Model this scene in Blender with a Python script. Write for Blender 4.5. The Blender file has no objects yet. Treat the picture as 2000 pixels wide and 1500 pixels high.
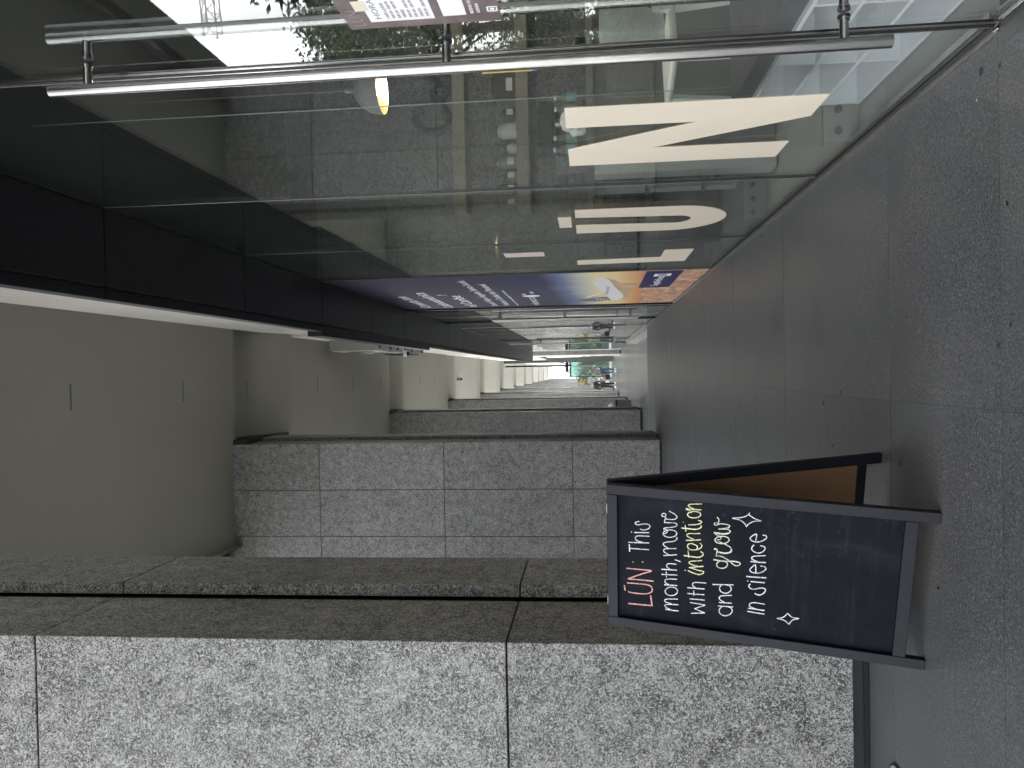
import bpy, bmesh, math, random
from mathutils import Vector, Matrix
random.seed(7)
R = math.radians
SC = bpy.context.scene
COL = SC.collection

# ---------------------------------------------------------------- camera, sky, sun, exposure
cam_d = bpy.data.cameras.new('camera')
cam_d.sensor_width = 36.0
cam_d.lens = 36.0 * 1512.43 / 2000.0
cam_d.clip_start = 0.05
cam_d.clip_end = 900.0
cam = bpy.data.objects.new('camera', cam_d)
COL.objects.link(cam)
pitch, yaw, roll = R(5.6879), R(0.8642), R(-1.0684)
cp, sp, cy_, sy_ = math.cos(pitch), math.sin(pitch), math.cos(yaw), math.sin(yaw)
Fv = Vector((-sy_ * cp, cy_ * cp, sp))
R0 = Vector((cy_, sy_, 0.0))
U0 = R0.cross(Fv)
Rv = math.cos(roll) * R0 + math.sin(roll) * U0
Uv = -math.sin(roll) * R0 + math.cos(roll) * U0
# the photograph was taken with the camera turned on its side: up in the place points left in the picture
m = Matrix((-Uv, Rv, -Fv)).transposed().to_4x4()
m.translation = Vector((0, 0, 1.1))
cam.matrix_world = m
SC.camera = cam

SUN_EL, SUN_AZ = R(52), R(24)
world = bpy.data.worlds.new('World')
SC.world = world
world.use_nodes = True
wn = world.node_tree
wn.nodes.clear()
sky = wn.nodes.new('ShaderNodeTexSky')
sky.sky_type = 'NISHITA'
sky.sun_disc = False
sky.sun_elevation = SUN_EL
sky.sun_rotation = SUN_AZ
sky.air_density = 1.0
sky.dust_density = 4.0
sky.ozone_density = 1.0
bg = wn.nodes.new('ShaderNodeBackground')
bg.inputs['Strength'].default_value = 0.15
wo = wn.nodes.new('ShaderNodeOutputWorld')
hz = wn.nodes.new('ShaderNodeHueSaturation')          # thin bright overcast: a pale sky
hz.inputs['Saturation'].default_value = 0.17
wn.links.new(sky.outputs[0], hz.inputs['Color'])
wn.links.new(hz.outputs[0], bg.inputs[0])
wn.links.new(bg.outputs[0], wo.inputs[0])
sun_d = bpy.data.lights.new('sun', 'SUN')
sun_d.energy = 3.4
sun_d.angle = R(6)
sun_d.color = (1.0, 0.965, 0.92)
sun = bpy.data.objects.new('sun', sun_d)
COL.objects.link(sun)
SD = Vector((math.sin(SUN_AZ) * math.cos(SUN_EL), math.cos(SUN_AZ) * math.cos(SUN_EL), math.sin(SUN_EL)))
sun.rotation_euler = SD.to_track_quat('Z', 'Y').to_euler()
sun.location = (20, 20, 60)
vs = SC.view_settings
SC.display_settings.display_device = 'sRGB'
vs.view_transform = 'Standard'
vs.look = 'None'
vs.exposure = 3.15
vs.gamma = 1.0
vs.use_curve_mapping = False
SC.cycles.use_denoising = True
SC.cycles.max_bounces = 10
SC.cycles.diffuse_bounces = 6
SC.cycles.glossy_bounces = 5
SC.cycles.transparent_max_bounces = 16
SC.cycles.sample_clamp_indirect = 6.0

# ---------------------------------------------------------------- helpers
class MB:
    """collects simple shapes; build() links them as one mesh object"""
    def __init__(s):
        s.v = []; s.f = []; s.mi = []
    def add(s, vs_, fs, mi=0):
        o = len(s.v)
        s.v += [tuple(p) for p in vs_]
        s.f += [tuple(i + o for i in f) for f in fs]
        s.mi += [mi] * len(fs)
        return s
    def box(s, x0, x1, y0, y1, z0, z1, mi=0):
        if x0 > x1: x0, x1 = x1, x0
        if y0 > y1: y0, y1 = y1, y0
        if z0 > z1: z0, z1 = z1, z0
        p = [(x0,y0,z0),(x1,y0,z0),(x1,y1,z0),(x0,y1,z0),(x0,y0,z1),(x1,y0,z1),(x1,y1,z1),(x0,y1,z1)]
        f = [(3,2,1,0),(4,5,6,7),(0,1,5,4),(1,2,6,5),(2,3,7,6),(3,0,4,7)]
        return s.add(p, f, mi)
    def obox(s, o, ax, ay, az, mi=0):
        """box from corner o along three edge vectors"""
        o, ax, ay, az = map(Vector, (o, ax, ay, az))
        p = [o, o+ax, o+ax+ay, o+ay, o+az, o+ax+az, o+ax+ay+az, o+ay+az]
        f = [(3,2,1,0),(4,5,6,7),(0,1,5,4),(1,2,6,5),(2,3,7,6),(3,0,4,7)]
        if ax.cross(ay).dot(az) < 0: f = [tuple(reversed(q)) for q in f]
        return s.add(p, f, mi)
    def tube(s, pts, r, n=8, mi=0, cap=True):
        pts = [Vector(p) for p in pts]
        rs = r if isinstance(r, (list, tuple)) else [r] * len(pts)
        rings = []
        ref = None
        for i, p in enumerate(pts):
            d = (pts[min(i+1, len(pts)-1)] - pts[max(i-1, 0)]).normalized()
            if ref is None:
                ref = d.orthogonal().normalized()
            a = (ref - d * ref.dot(d))
            a = a.normalized() if a.length > 1e-6 else d.orthogonal().normalized()
            ref = a
            b = d.cross(a)
            rings.append([p + rs[i] * (math.cos(2*math.pi*k/n) * a + math.sin(2*math.pi*k/n) * b) for k in range(n)])
        o = len(s.v)
        for rg in rings: s.v += [tuple(q) for q in rg]
        fs = []
        for i in range(len(rings) - 1):
            for k in range(n):
                k2 = (k+1) % n
                fs.append((o+i*n+k, o+i*n+k2, o+(i+1)*n+k2, o+(i+1)*n+k))
        if cap:
            fs.append(tuple(o+k for k in reversed(range(n))))
            fs.append(tuple(o+(len(rings)-1)*n+k for k in range(n)))
        s.f += fs; s.mi += [mi]*len(fs)
        return s
    def lathe(s, c, prof, n=20, mi=0, axis='z'):
        """profile of (radius, height) pairs turned about z through c"""
        o = len(s.v); c = Vector(c)
        for r, h in prof:
            for k in range(n):
                a = 2*math.pi*k/n
                s.v.append(tuple(c + Vector((r*math.cos(a), r*math.sin(a), h))))
        fs = []
        for i in range(len(prof)-1):
            for k in range(n):
                k2 = (k+1) % n
                fs.append((o+i*n+k, o+i*n+k2, o+(i+1)*n+k2, o+(i+1)*n+k))
        fs.append(tuple(o+k for k in reversed(range(n))))
        fs.append(tuple(o+(len(prof)-1)*n+k for k in range(n)))
        s.f += fs; s.mi += [mi]*len(fs)
        return s
    def prism_x(s, pts, x0, x1, mi=0):
        """polygon of (y, z) points extruded between x0 and x1"""
        n = len(pts)
        a = sum(pts[i][0]*pts[(i+1)%n][1] - pts[(i+1)%n][0]*pts[i][1] for i in range(n))
        if a < 0: pts = pts[::-1]
        if x0 > x1: x0, x1 = x1, x0
        v = [(x0, y, z) for y, z in pts] + [(x1, y, z) for y, z in pts]
        f = [tuple(reversed(range(n))), tuple(range(n, 2*n))]
        f += [(i, (i+1)%n, n+(i+1)%n, n+i) for i in range(n)]
        return s.add(v, f, mi)
    def mesh(s, name, mats, smooth=False, bevel=0.0):
        me = bpy.data.meshes.new(name)
        me.from_pydata(s.v, [], s.f)
        for mm in (mats if isinstance(mats, (list, tuple)) else [mats]): me.materials.append(mm)
        me.polygons.foreach_set('material_index', s.mi)
        if bevel > 0:
            bm = bmesh.new(); bm.from_mesh(me)
            bmesh.ops.bevel(bm, geom=bm.edges[:], offset=bevel, segments=1, affect='EDGES', clamp_overlap=True)
            bm.to_mesh(me); bm.free()
        if smooth:
            me.polygons.foreach_set('use_smooth', [True]*len(me.polygons))
            try: me.set_sharp_from_angle(angle=R(40))
            except Exception: pass
        me.update()
        return me
    def build(s, name, mats, parent=None, smooth=False, bevel=0.0, loc=(0,0,0)):
        return link(name, s.mesh(name, mats, smooth, bevel), parent, loc)

def link(name, data, parent=None, loc=(0,0,0)):
    o = bpy.data.objects.new(name, data)
    COL.objects.link(o)
    o.parent = parent
    o.location = loc
    return o
def tag(o, label=None, cat=None, group=None, kind=None):
    if label: o['label'] = label
    if cat: o['category'] = cat
    if group: o['group'] = group
    if kind: o['kind'] = kind
    return o
def thing(name, label, cat, loc=(0,0,0), group=None, rz=0.0):
    o = link(name, None, None, loc)
    o.empty_display_size = 0.1
    o.rotation_euler = (0, 0, rz)
    return tag(o, label, cat, group)
def struct(name, mb, mats, parent=None, **k):
    o = mb.build(name, mats, parent, **k)
    if parent is None: o['kind'] = 'structure'
    return o
def copy_tree(o, parent=None):
    c = o.copy(); COL.objects.link(c); c.parent = parent
    for ch in o.children: copy_tree(ch, c)
    return c
def text_mesh(body, size, align='LEFT'):
    cu = bpy.data.curves.new('lettering', 'FONT')
    cu.body = body; cu.size = size; cu.align_x = align; cu.extrude = 0.0004; cu.resolution_u = 3
    o = bpy.data.objects.new('lettering', cu); COL.objects.link(o)
    bpy.context.view_layer.update()
    me = bpy.data.meshes.new_from_object(o.evaluated_get(bpy.context.evaluated_depsgraph_get()))
    bpy.data.objects.remove(o)
    return me
def glass_text(name, body, size, y, z, x, mat, parent, width=None, bold=0):
    """flat lettering on a wall that faces -X: reads from high y to low y"""
    me = text_mesh(body, size)
    xs = [v.co.x for v in me.vertices]
    x0, x1 = min(xs), max(xs)
    k = (width / (x1 - x0)) if width else 1.0
    for v in me.vertices:
        a, b, c = v.co
        v.co = (x - c, y - (a - x0) * k, z + b)
    me.materials.clear(); me.materials.append(mat)
    return link(name, me, parent)

# ---------------------------------------------------------------- materials
def mat(name, col=(0.5,0.5,0.5), rough=0.6, metal=0.0, spec=0.5):
    mm = bpy.data.materials.new(name); mm.use_nodes = True
    b = mm.node_tree.nodes['Principled BSDF']
    b.inputs['Base Color'].default_value = (*col, 1)
    b.inputs['Roughness'].default_value = rough
    b.inputs['Metallic'].default_value = metal
    b.inputs['Specular IOR Level'].default_value = spec
    return mm
class NT:
    def __init__(s, mm):
        s.t = mm.node_tree; s.b = s.t.nodes.get('Principled BSDF'); s.out = s.t.nodes.get('Material Output')
    def n(s, typ, **k):
        nd = s.t.nodes.new('ShaderNode' + typ)
        for a, v in k.items():
            if a in nd.inputs.keys(): nd.inputs[a].default_value = v
            else: setattr(nd, a, v)
        return nd
    def l(s, a, b): s.t.links.new(a, b)
    def math(s, op, a, b=None, c=None, clamp=False):
        nd = s.t.nodes.new('ShaderNodeMath'); nd.operation = op; nd.use_clamp = clamp
        for i, q in enumerate((a, b, c)):
            if q is None: continue
            if isinstance(q, (int, float)): nd.inputs[i].default_value = q
            else: s.l(q, nd.inputs[i])
        return nd.outputs[0]
    def ramp(s, fac, stops, interp='LINEAR'):
        nd = s.t.nodes.new('ShaderNodeValToRGB'); nd.color_ramp.interpolation = interp
        el = nd.color_ramp.elements
        while len(el) < len(stops): el.new(0.5)
        for e, (p, c) in zip(el, stops):
            e.position = p; e.color = (*c, 1) if len(c) == 3 else c
        s.l(fac, nd.inputs[0])
        return nd.outputs[0]
    def pos(s, jitter=True, k=7.0):
        g = s.n('NewGeometry')
        if not jitter: return g.outputs['Position']
        oi = s.n('ObjectInfo')
        r = s.math('MULTIPLY', oi.outputs['Random'], k)
        cx = s.n('CombineXYZ')
        s.l(r, cx.inputs[0]); s.l(s.math('MULTIPLY', r, 1.7), cx.inputs[1]); s.l(s.math('MULTIPLY', r, 2.3), cx.inputs[2])
        va = s.n('VectorMath', operation='ADD')
        s.l(g.outputs['Position'], va.inputs[0]); s.l(cx.outputs[0], va.inputs[1])
        return va.outputs[0]
    def noise(s, vec, scale, detail=3.0, rough=0.5, dist=0.0):
        nd = s.n('TexNoise'); nd.inputs['Scale'].default_value = scale; nd.inputs['Detail'].default_value = detail
        nd.inputs['Roughness'].default_value = rough; nd.inputs['Distortion'].default_value = dist
        s.l(vec, nd.inputs['Vector'])
        return nd
    def mix(s, fac, a, b, blend='MIX'):
        nd = s.t.nodes.new('ShaderNodeMix'); nd.data_type = 'RGBA'; nd.blend_type = blend
        for i, q in ((0, fac), (6, a), (7, b)):
            if isinstance(q, (int, float)): nd.inputs[i].default_value = q
            elif isinstance(q, tuple): nd.inputs[i].default_value = (*q, 1)
            else: s.l(q, nd.inputs[i])
        return nd.outputs[2]
    def bump(s, h, strength=0.2, dist=0.002):
        nd = s.n('Bump'); nd.inputs['Strength'].default_value = strength; nd.inputs['Distance'].default_value = dist
        s.l(h, nd.inputs['Height']); s.l(nd.outputs[0], s.b.inputs['Normal'])

def granite(name, light=0.40, mid=0.26, dark=0.035, scale=39.0, warm=1.0, rough=0.55):
    mm = mat(name, rough=rough); t = NT(mm)
    p = t.pos()
    A = t.noise(p, scale*1.15, 2.5, 0.55, 1.1)
    B = t.noise(p, scale*1.0, 3.5, 0.62, 1.6)
    n2 = t.noise(p, scale*2.4, 3.0, 0.6, 0.5)
    n3 = t.noise(p, scale*0.22, 2.0, 0.5)
    cells = t.ramp(A.outputs[0], [(0.36, (mid*0.72, mid*0.72, mid*0.73)), (0.45, (mid, mid*0.995, mid*0.97*warm)), (0.50, (light*0.93, light*0.925, light*0.90*warm)), (0.60, (light, light*0.99, light*0.97)), (0.70, (light*1.12, light*1.11, light*1.09)), (0.75, (0.56, 0.55, 0.53))])
    ridge = t.math('ABSOLUTE', t.math('SUBTRACT', B.outputs[0], 0.5))
    wid = t.math('MULTIPLY_ADD', n3.outputs[0], 0.085, -0.008)
    gap = t.ramp(t.math('SUBTRACT', ridge, wid), [(0.0, (1,1,1)), (0.012, (0,0,0))])
    fine = t.ramp(n2.outputs[0], [(0.37, (1,1,1)), (0.42, (0,0,0))])
    dk = t.math('MAXIMUM', t.math('MULTIPLY', gap, 1.0), t.math('MULTIPLY', fine, 0.9))
    c = t.mix(dk, cells, (dark, dark*0.98, dark*1.02))
    big = t.noise(p, 1.3, 3.0, 0.6)
    c2 = t.mix(0.35, c, t.ramp(big.outputs[0], [(0.3, (0.72,0.72,0.72)), (0.7, (1.1,1.1,1.1))]), 'MULTIPLY')
    oi = t.n('ObjectInfo'); tone = t.math('MULTIPLY_ADD', oi.outputs['Random'], 0.16, 0.92)
    cc = t.n('CombineColor')
    for i in range(3): t.l(tone, cc.inputs[i])
    c2 = t.mix(1.0, c2, cc.outputs[0], 'MULTIPLY')
    mp = t.n('Mapping'); mp.inputs['Scale'].default_value = (7, 7, 0.5); t.l(p, mp.inputs['Vector'])
    streak = t.noise(mp.outputs[0], 1.0, 4.0, 0.6)          # faint water streaks down the stone
    c2 = t.mix(0.30, c2, t.ramp(streak.outputs[0], [(0.34, (0.74,0.73,0.71)), (0.55, (1,1,1))]), 'MULTIPLY')
    t.l(c2, t.b.inputs['Base Color'])
    t.bump(n2.outputs[0], 0.25, 0.0012)
    return mm
M = {}
M['granite'] = granite('granite', 0.375, 0.285, 0.022, 46, 0.965)
M['granite_far'] = granite('granite_far', 0.42, 0.30, 0.06, scale=30)

def floor_mat(name, base=0.085, var=0.35, rough=0.36, bump=0.22):
    mm = mat(name, rough=rough, spec=0.42); t = NT(mm)
    p = t.pos()
    n1 = t.noise(p, 165.0, 3.0, 0.72)
    n2 = t.noise(p, 2.2, 5.0, 0.62)
    n3 = t.noise(p, 60.0, 2.0, 0.5)
    b = base
    c = t.ramp(n1.outputs[0], [(0.32, (b*0.16, b*0.16, b*0.18)), (0.47, (b*0.85, b*0.9, b*0.93)), (0.6, (b*1.25, b*1.24, b*1.25)), (0.70, (b*3.2, b*3.15, b*3.1))])
    w = t.ramp(n2.outputs[0], [(0.25, (0.86,0.86,0.87)), (0.5, (1,1,1)), (0.75, (1.1,1.09,1.08))])
    c = t.mix(1.0, c, w, 'MULTIPLY')
    oi = t.n('ObjectInfo')
    tone = t.math('MULTIPLY_ADD', oi.outputs['Random'], 0.07, 0.965)
    cc = t.n('CombineColor')
    for i in range(3): t.l(tone, cc.inputs[i])
    c = t.mix(1.0, c, cc.outputs[0], 'MULTIPLY')
    t.l(c, t.b.inputs['Base Color'])
    rr = t.math('MULTIPLY_ADD', n2.outputs[0], 0.09, rough-0.045)
    t.l(rr, t.b.inputs['Roughness'])
    t.bump(t.math('ADD', n1.outputs[0], t.math('MULTIPLY', n3.outputs[0], 0.5)), bump, 0.0012)
    return mm
M['floor'] = floor_mat('floor_stone')
M['floor_far'] = floor_mat('floor_stone_far', 0.15, 0.3, 0.25, 0.015)
M['pale_paving'] = floor_mat('pale_paving', 0.55, 0.3, 0.6)
M['street'] = floor_mat('street_asphalt', 0.13, 0.3, 0.7)
M['joint'] = mat('joint_dark', (0.026,0.026,0.028), 0.9)

def paint(name, col, rough=0.6, var=0.08, scale=1.5, spec=0.3):
    mm = mat(name, col, rough, 0.0, spec); t = NT(mm)
    p = t.pos()
    n1 = t.noise(p, scale, 5.0, 0.6); n2 = t.noise(p, 90.0, 3.0, 0.6)
    c = t.ramp(n1.outputs[0], [(0.28, tuple(v*(1-var) for v in col)), (0.72, tuple(min(1, v*(1+var)) for v in col))])
    t.l(c, t.b.inputs['Base Color'])
    t.bump(n2.outputs[0], 0.12, 0.001)
    return mm
M['ceiling'] = paint('ceiling_paint', (0.285, 0.277, 0.24), 0.75, 0.05, 0.5)
M['wall_white'] = paint('upper_wall_paint', (0.74, 0.71, 0.66), 0.65, 0.06, 0.9)
M['soffit'] = paint('dark_composite_panel', (0.0125, 0.0125, 0.0155), 0.35, 0.35, 3.0, 0.24)
M['trim_dark'] = paint('dark_trim', (0.010, 0.011, 0.015), 0.45, 0.1, 1.5, 0.2)
M['black'] = mat('black_void', (0.006,0.006,0.007), 0.7)
M['plinth'] = mat('black_polished_plinth', (0.008,0.008,0.01), 0.22)
M['grey_metal'] = paint('grey_metal', (0.30,0.30,0.29), 0.5, 0.08)
M['grey_dark'] = paint('dark_grey_metal', (0.09,0.09,0.09), 0.5, 0.08)
M['white_plastic'] = mat('white_plastic', (0.72,0.72,0.70), 0.4)
M['concrete'] = paint('polished_concrete', (0.34,0.34,0.32), 0.45, 0.12, 3.0)

def steel(name, col=(0.52,0.50,0.48), rough=0.26):
    mm = mat(name, col, rough, 1.0); t = NT(mm)
    mp = t.n('Mapping'); mp.inputs['Scale'].default_value = (400, 400, 6)
    t.l(t.pos(False), mp.inputs['Vector'])
    n1 = t.noise(mp.outputs[0], 1.0, 3.0, 0.6)
    t.l(t.math('MULTIPLY_ADD', n1.outputs[0], 0.16, rough-0.08), t.b.inputs['Roughness'])
    n2 = t.noise(t.pos(False), 14.0, 4.0, 0.6)
    c = t.ramp(n2.outputs[0], [(0.3, tuple(v*0.86 for v in col)), (0.7, tuple(v*1.06 for v in col))])
    t.l(c, t.b.inputs['Base Color'])
    return mm
M['steel'] = steel('brushed_steel', (0.33,0.32,0.31), 0.20)
M['steel_bright'] = steel('steel_trim', (0.62,0.60,0.56), 0.3)

def glass_mat(name, tint=(0.93,0.95,0.935), dirt=0.006, gain=1.0, f0=0.055):
    mm = bpy.data.materials.new(name); mm.use_nodes = True
    t = NT(mm); t.t.nodes.remove(t.b)
    lw = t.n('LayerWeight'); lw.inputs['Blend'].default_value = 0.5
    f5 = t.math('POWER', lw.outputs['Facing'], 5.0)
    fr = t.math('MULTIPLY_ADD', f5, 0.95*gain, f0, clamp=True)
    tr = t.n('BsdfTransparent'); tr.inputs[0].default_value = (*tint, 1)
    gl = t.n('BsdfGlossy'); gl.inputs['Color'].default_value = (0.98,1,0.99,1); gl.inputs['Roughness'].default_value = 0.0
    wav = t.noise(t.pos(False), 0.8, 2.0, 0.5)
    bp = t.n('Bump'); bp.inputs['Strength'].default_value = 0.05; bp.inputs['Distance'].default_value = 0.01
    t.l(wav.outputs[0], bp.inputs['Height']); t.l(bp.outputs[0], gl.inputs['Normal'])
    mx = t.n('MixShader'); t.l(fr, mx.inputs[0]); t.l(tr.outputs[0], mx.inputs[1]); t.l(gl.outputs[0], mx.inputs[2])
    df = t.n('BsdfDiffuse'); df.inputs[0].default_value = (0.55,0.57,0.57,1)
    mp = t.n('Mapping'); mp.inputs['Rotation'].default_value = (0.6, 0.0, 0.0); mp.inputs['Scale'].default_value = (1, 2.2, 14)
    t.l(t.pos(False), mp.inputs['Vector'])
    n1 = t.noise(mp.outputs[0], 1.1, 6.0, 0.72, 0.6)
    n2 = t.noise(t.pos(False), 1.4, 2.0, 0.5)
    smear = t.math('MULTIPLY', t.ramp(n1.outputs[0], [(0.62, (0,0,0)), (0.82, (1,1,1))]), t.ramp(n2.outputs[0], [(0.5, (0,0,0)), (0.72, (1,1,1))]))
    dfac = t.math('MULTIPLY_ADD', smear, 0.26, dirt, clamp=True)
    m2 = t.n('MixShader'); t.l(dfac, m2.inputs[0]); t.l(mx.outputs[0], m2.inputs[1]); t.l(df.outputs[0], m2.inputs[2])
    t.l(m2.outputs[0], t.out.inputs['Surface'])
    return mm
M['glass'] = glass_mat('shop_glass')
M['glass_green'] = glass_mat('kiosk_glass', (0.62,0.74,0.70), 0.05)
M['glass_edge'] = mat('glass_edge', (0.012,0.018,0.016), 0.3)
M['fin_edge'] = mat('glass_fin_edge', (0.30,0.36,0.34), 0.3)
M['gasket'] = mat('black_gasket', (0.01,0.01,0.012), 0.5)
M['vinyl'] = paint('cream_vinyl', (0.70,0.62,0.50), 0.45, 0.03, 6.0)

# ---------------------------------------------------------------- ground and floors
XL, XG = -1.134, 0.887
STEP_Y = 15.45
def fz(y):
    return -0.0042 * (y - 3.0) if y < STEP_Y else -0.34 - 0.0045 * (y - 16.0)
mb = MB(); mb.box(-300, 300, -200, 420, -0.80, -0.62)
ground = struct('ground', mb, M['pale_paving'])
mb = MB(); mb.box(-40, -3.63, -60, 34, -0.80, -0.612)
street = struct('street', mb, M['street'])  # out of direct view; dark asphalt extended to cut light bounced onto the ceiling
mb = MB()
a, b = -14.0, STEP_Y
mb.obox((-3.62, a, fz(a) - 0.75), (4.52, 0, 0), (0, b - a, fz(b - 0.001) - fz(a)), (0, 0, 0.743))
floor = struct('floor', mb, M['joint'])
mb = MB(); mb.box(-0.7738, 0.7738, -0.3888, 0.3888, -0.03, 0.0)
tile_me = mb.mesh('paving_tile', M['floor'])
mb = MB(); mb.box(-0.5088, 0.5088, -0.3888, 0.3888, -0.03, 0.0)
cut_me = mb.mesh('paving_tile', M['floor'])          # the row cut to meet the glass
for i in range(-15, 16):
    yc = 2.967 + 0.78 * i + 0.39
    for xc, me in ((0.3785, cut_me), (-0.905, tile_me), (-2.455, tile_me)):
        t_ = link('paving_tile', me, floor, (xc, yc, fz(yc) + random.uniform(-0.0006, 0.0006)))
        t_.rotation_euler = (-0.0042 + random.uniform(-0.0004, 0.0004), random.uniform(-0.0004, 0.0004), 0)
mb = MB()
mb.box(-3.62, 0.80, STEP_Y, STEP_Y + 0.34, -0.7, -0.197)
lower = struct('stair_tread', mb, M['floor'])
mb = MB()
a, b = STEP_Y + 0.34, 126.0
mb.obox((-3.62, a, fz(a) - 0.5), (9.6, 0, 0), (0, b - a, fz(b) - fz(a)), (0, 0, 0.5))
lower_floor = struct('lower_floor', mb, M['floor_far'])
mb = MB(); mb.box(0.80, 5.6, STEP_Y + 0.002, 24.0, -0.7, -0.056)
struct('kerb', mb, M['concrete'])
struct('facade_wall', MB().box(0.90, 1.3, -14.0, 0.29, -0.4, 3.59), M['granite'])
mb = MB(); mb.box(0.902, 6.2, 0.29, STEP_Y, -0.4, -0.012)
struct('shop_floor', mb, M['concrete'])

# ---------------------------------------------------------------- granite piers
PIER_Y = [3.217 + 9.378 * i for i in range(13)]
rows_near = [(0.065, 1.463), (1.471, 3.585), (3.593, 5.705), (5.713, 7.34)]
rows_far = [(-0.19, 1.463), (1.471, 3.585), (3.593, 5.705), (5.713, 7.34)]
cols = [(-0.776, 0.0), (-1.552, -0.784), (-2.02, -1.56)]
def pier_meshes(rows, z_pl):
    L = []
    for z0, z1 in rows:
        for x0, x1 in cols:
            L.append(MB().box(x0, x1, 0.0, 0.03, z0, z1).mesh('stone_panel', M['granite'], bevel=0.0025))
        L.append(MB().box(-0.03, 0.0, 0.0315, 0.585, z0, z1).mesh('stone_panel', M['granite'], bevel=0.0025))
        L.append(MB().box(-0.004, 0.058, 0.665, 1.24, z0, z1).mesh('stone_panel', M['granite'], bevel=0.0025))
        L.append(MB().box(-2.02, -0.068, 1.205, 1.24, z0, z1).mesh('stone_panel', M['granite'], bevel=0.0025))
        L.append(MB().box(-2.055, -2.028, 0.0, 1.24, z0, z1).mesh('stone_panel', M['granite'], bevel=0.0025))
    core = MB().box(-2.026, -0.034, 0.034, 1.20, z_pl, 7.3).mesh('core', M['black'])
    pl = MB().box(-2.05, -0.012, 0.014, 1.226, z_pl, z_pl + 0.062)
    pl.box(-0.0119, 0.046, 0.68, 1.226, z_pl, z_pl + 0.062)
    plm = pl.mesh('plinth', M['plinth'])
    tr = MB().box(-2.05, 0.0, 0.004, 0.013, z_pl + 0.004, z_pl + 0.020)
    tr.box(-0.011, 0.002, 0.014, 0.60, z_pl + 0.004, z_pl + 0.020)
    trm = tr.mesh('plinth_trim', M['trim_dark'])
    return L, core, plm, trm
PN = pier_meshes(rows_near, 0.0)
PF = pier_meshes(rows_far, -0.255)
pier_names = ['first granite clad pier, nearest and brightest, behind the chalkboard',
              'second granite pier, dark bands on its corner, beyond the chalkboard',
              'third granite pier, just past the step down in the floor',
              'fourth granite pier, darker, with a waste bin standing beside it',
              'fifth granite pier, pale, beyond the dark one with the bin',
              'sixth granite pier, pale and narrow, nearest the two walking people']
for i, y in enumerate(PIER_Y):
    zo = [0.0, -0.075, -0.122, -0.17, -0.20, -0.22][min(i, 5)] if i < 6 else fz(y) + 0.25
    lab = pier_names[i] if i < 6 else 'slim distant granite pier in the far row towards the daylight'
    p = thing('granite_pier', lab, 'pier', (XL, y, zo if i < 2 else fz(y) + 0.255), 'granite piers along the arcade')
    if i < 6:
        L, core, plm, trm = PN if i < 2 else PF
        dz = 0 if i < 2 else zo - (fz(y) + 0.255)
        for me in L: link('stone_panel', me, p, (0, 0, dz))
        link('core', core, p, (0, 0, dz if i >= 2 else 0)); link('plinth', plm, p); link('plinth_trim', trm, p)
    else:
        for z0, z1 in rows_far:
            MB().box(-2.05, 0.0, 0.0, 0.59, z0, z1).box(-2.05, 0.058, 0.665, 1.24, z0, z1).build('stone_course', M['granite_far'], p)
        MB().box(-2.03, -0.03, 0.03, 1.2, -0.255, 7.3).build('core', M['black'], p)

# ---------------------------------------------------------------- ceiling bays and raised zones over the piers
CEIL0 = -5.0
ceil_root = struct('ceiling', MB().box(-3.1, 1.0, CEIL0, 120.0, 7.40, 7.55), M['ceiling'])
def ceil_z(y):
    """underside height: flat bays that swell up softly over every pier"""
    if y < 12.1: return 7.14
    sm = lambda u: max(0.0, min(1.0, u))**2 * (3 - 2*max(0.0, min(1.0, u)))
    base = 7.14 + 0.20*sm((y - 12.63)/0.6)*(1 - sm((y - 13.3)/1.2)) - 0.26*sm((y - 13.3)/1.4) - 0.0007*max(0.0, y - 14.7)
    for py in PIER_Y[2:]:
        u = y - py
        if -0.5 < u < 2.2: base += 0.33 * sm((u - 0.02)/0.6) * (1 - sm((u - 0.75)/1.1))
    return base
ys = [CEIL0]
while ys[-1] < 120: ys.append(ys[-1] + (0.11 if ys[-1] > 12 and any(-0.6 < ys[-1] - q < 2.5 for q in PIER_Y) else 0.8))
mb = MB()
for y in ys: mb.v += [(-2.85, y, ceil_z(y)), (0.86, y, ceil_z(y))]
for i in range(len(ys)-1):
    mb.f.append((2*i, 2*i+2, 2*i+3, 2*i+1)); mb.mi.append(0)
mb.build('ceiling_skin', M['ceiling'], ceil_root, True)
MB().box(-2.851, -2.8505, CEIL0, 120, 7.0, 7.399).build('ceiling_edge', M['ceiling'], ceil_root)
MB().box(-3.55, -3.11, CEIL0, 120.0, 7.14, 7.9).build('edge_beam', M['ceiling'], ceil_root)
MB().box(-3.108, -2.852, CEIL0, 120.0, 7.30, 7.399).build('edge_slot', M['grey_dark'], ceil_root)
for i, y in enumerate(PIER_Y[1:7]):
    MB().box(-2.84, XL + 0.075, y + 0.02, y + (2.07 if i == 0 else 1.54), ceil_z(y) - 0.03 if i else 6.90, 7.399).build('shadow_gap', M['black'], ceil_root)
sl = MB()
sl.box(-0.155, 0.155, -0.013, 0.013, -0.003, 0.0, 1)
for k in range(13): sl.box(-0.15 + k*0.0245, -0.15 + k*0.0245 + 0.015, -0.0125, 0.0125, -0.005, -0.0032, 0)
slot_me = sl.mesh('slot_vent', [M['black'], M['grey_metal']])
for k in range(24):
    y = 8.5 + 2.52 * k
    z = ceil_z(y)
    link('slot_vent', slot_me, ceil_root, (-0.19, y, z - 0.0005))
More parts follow.
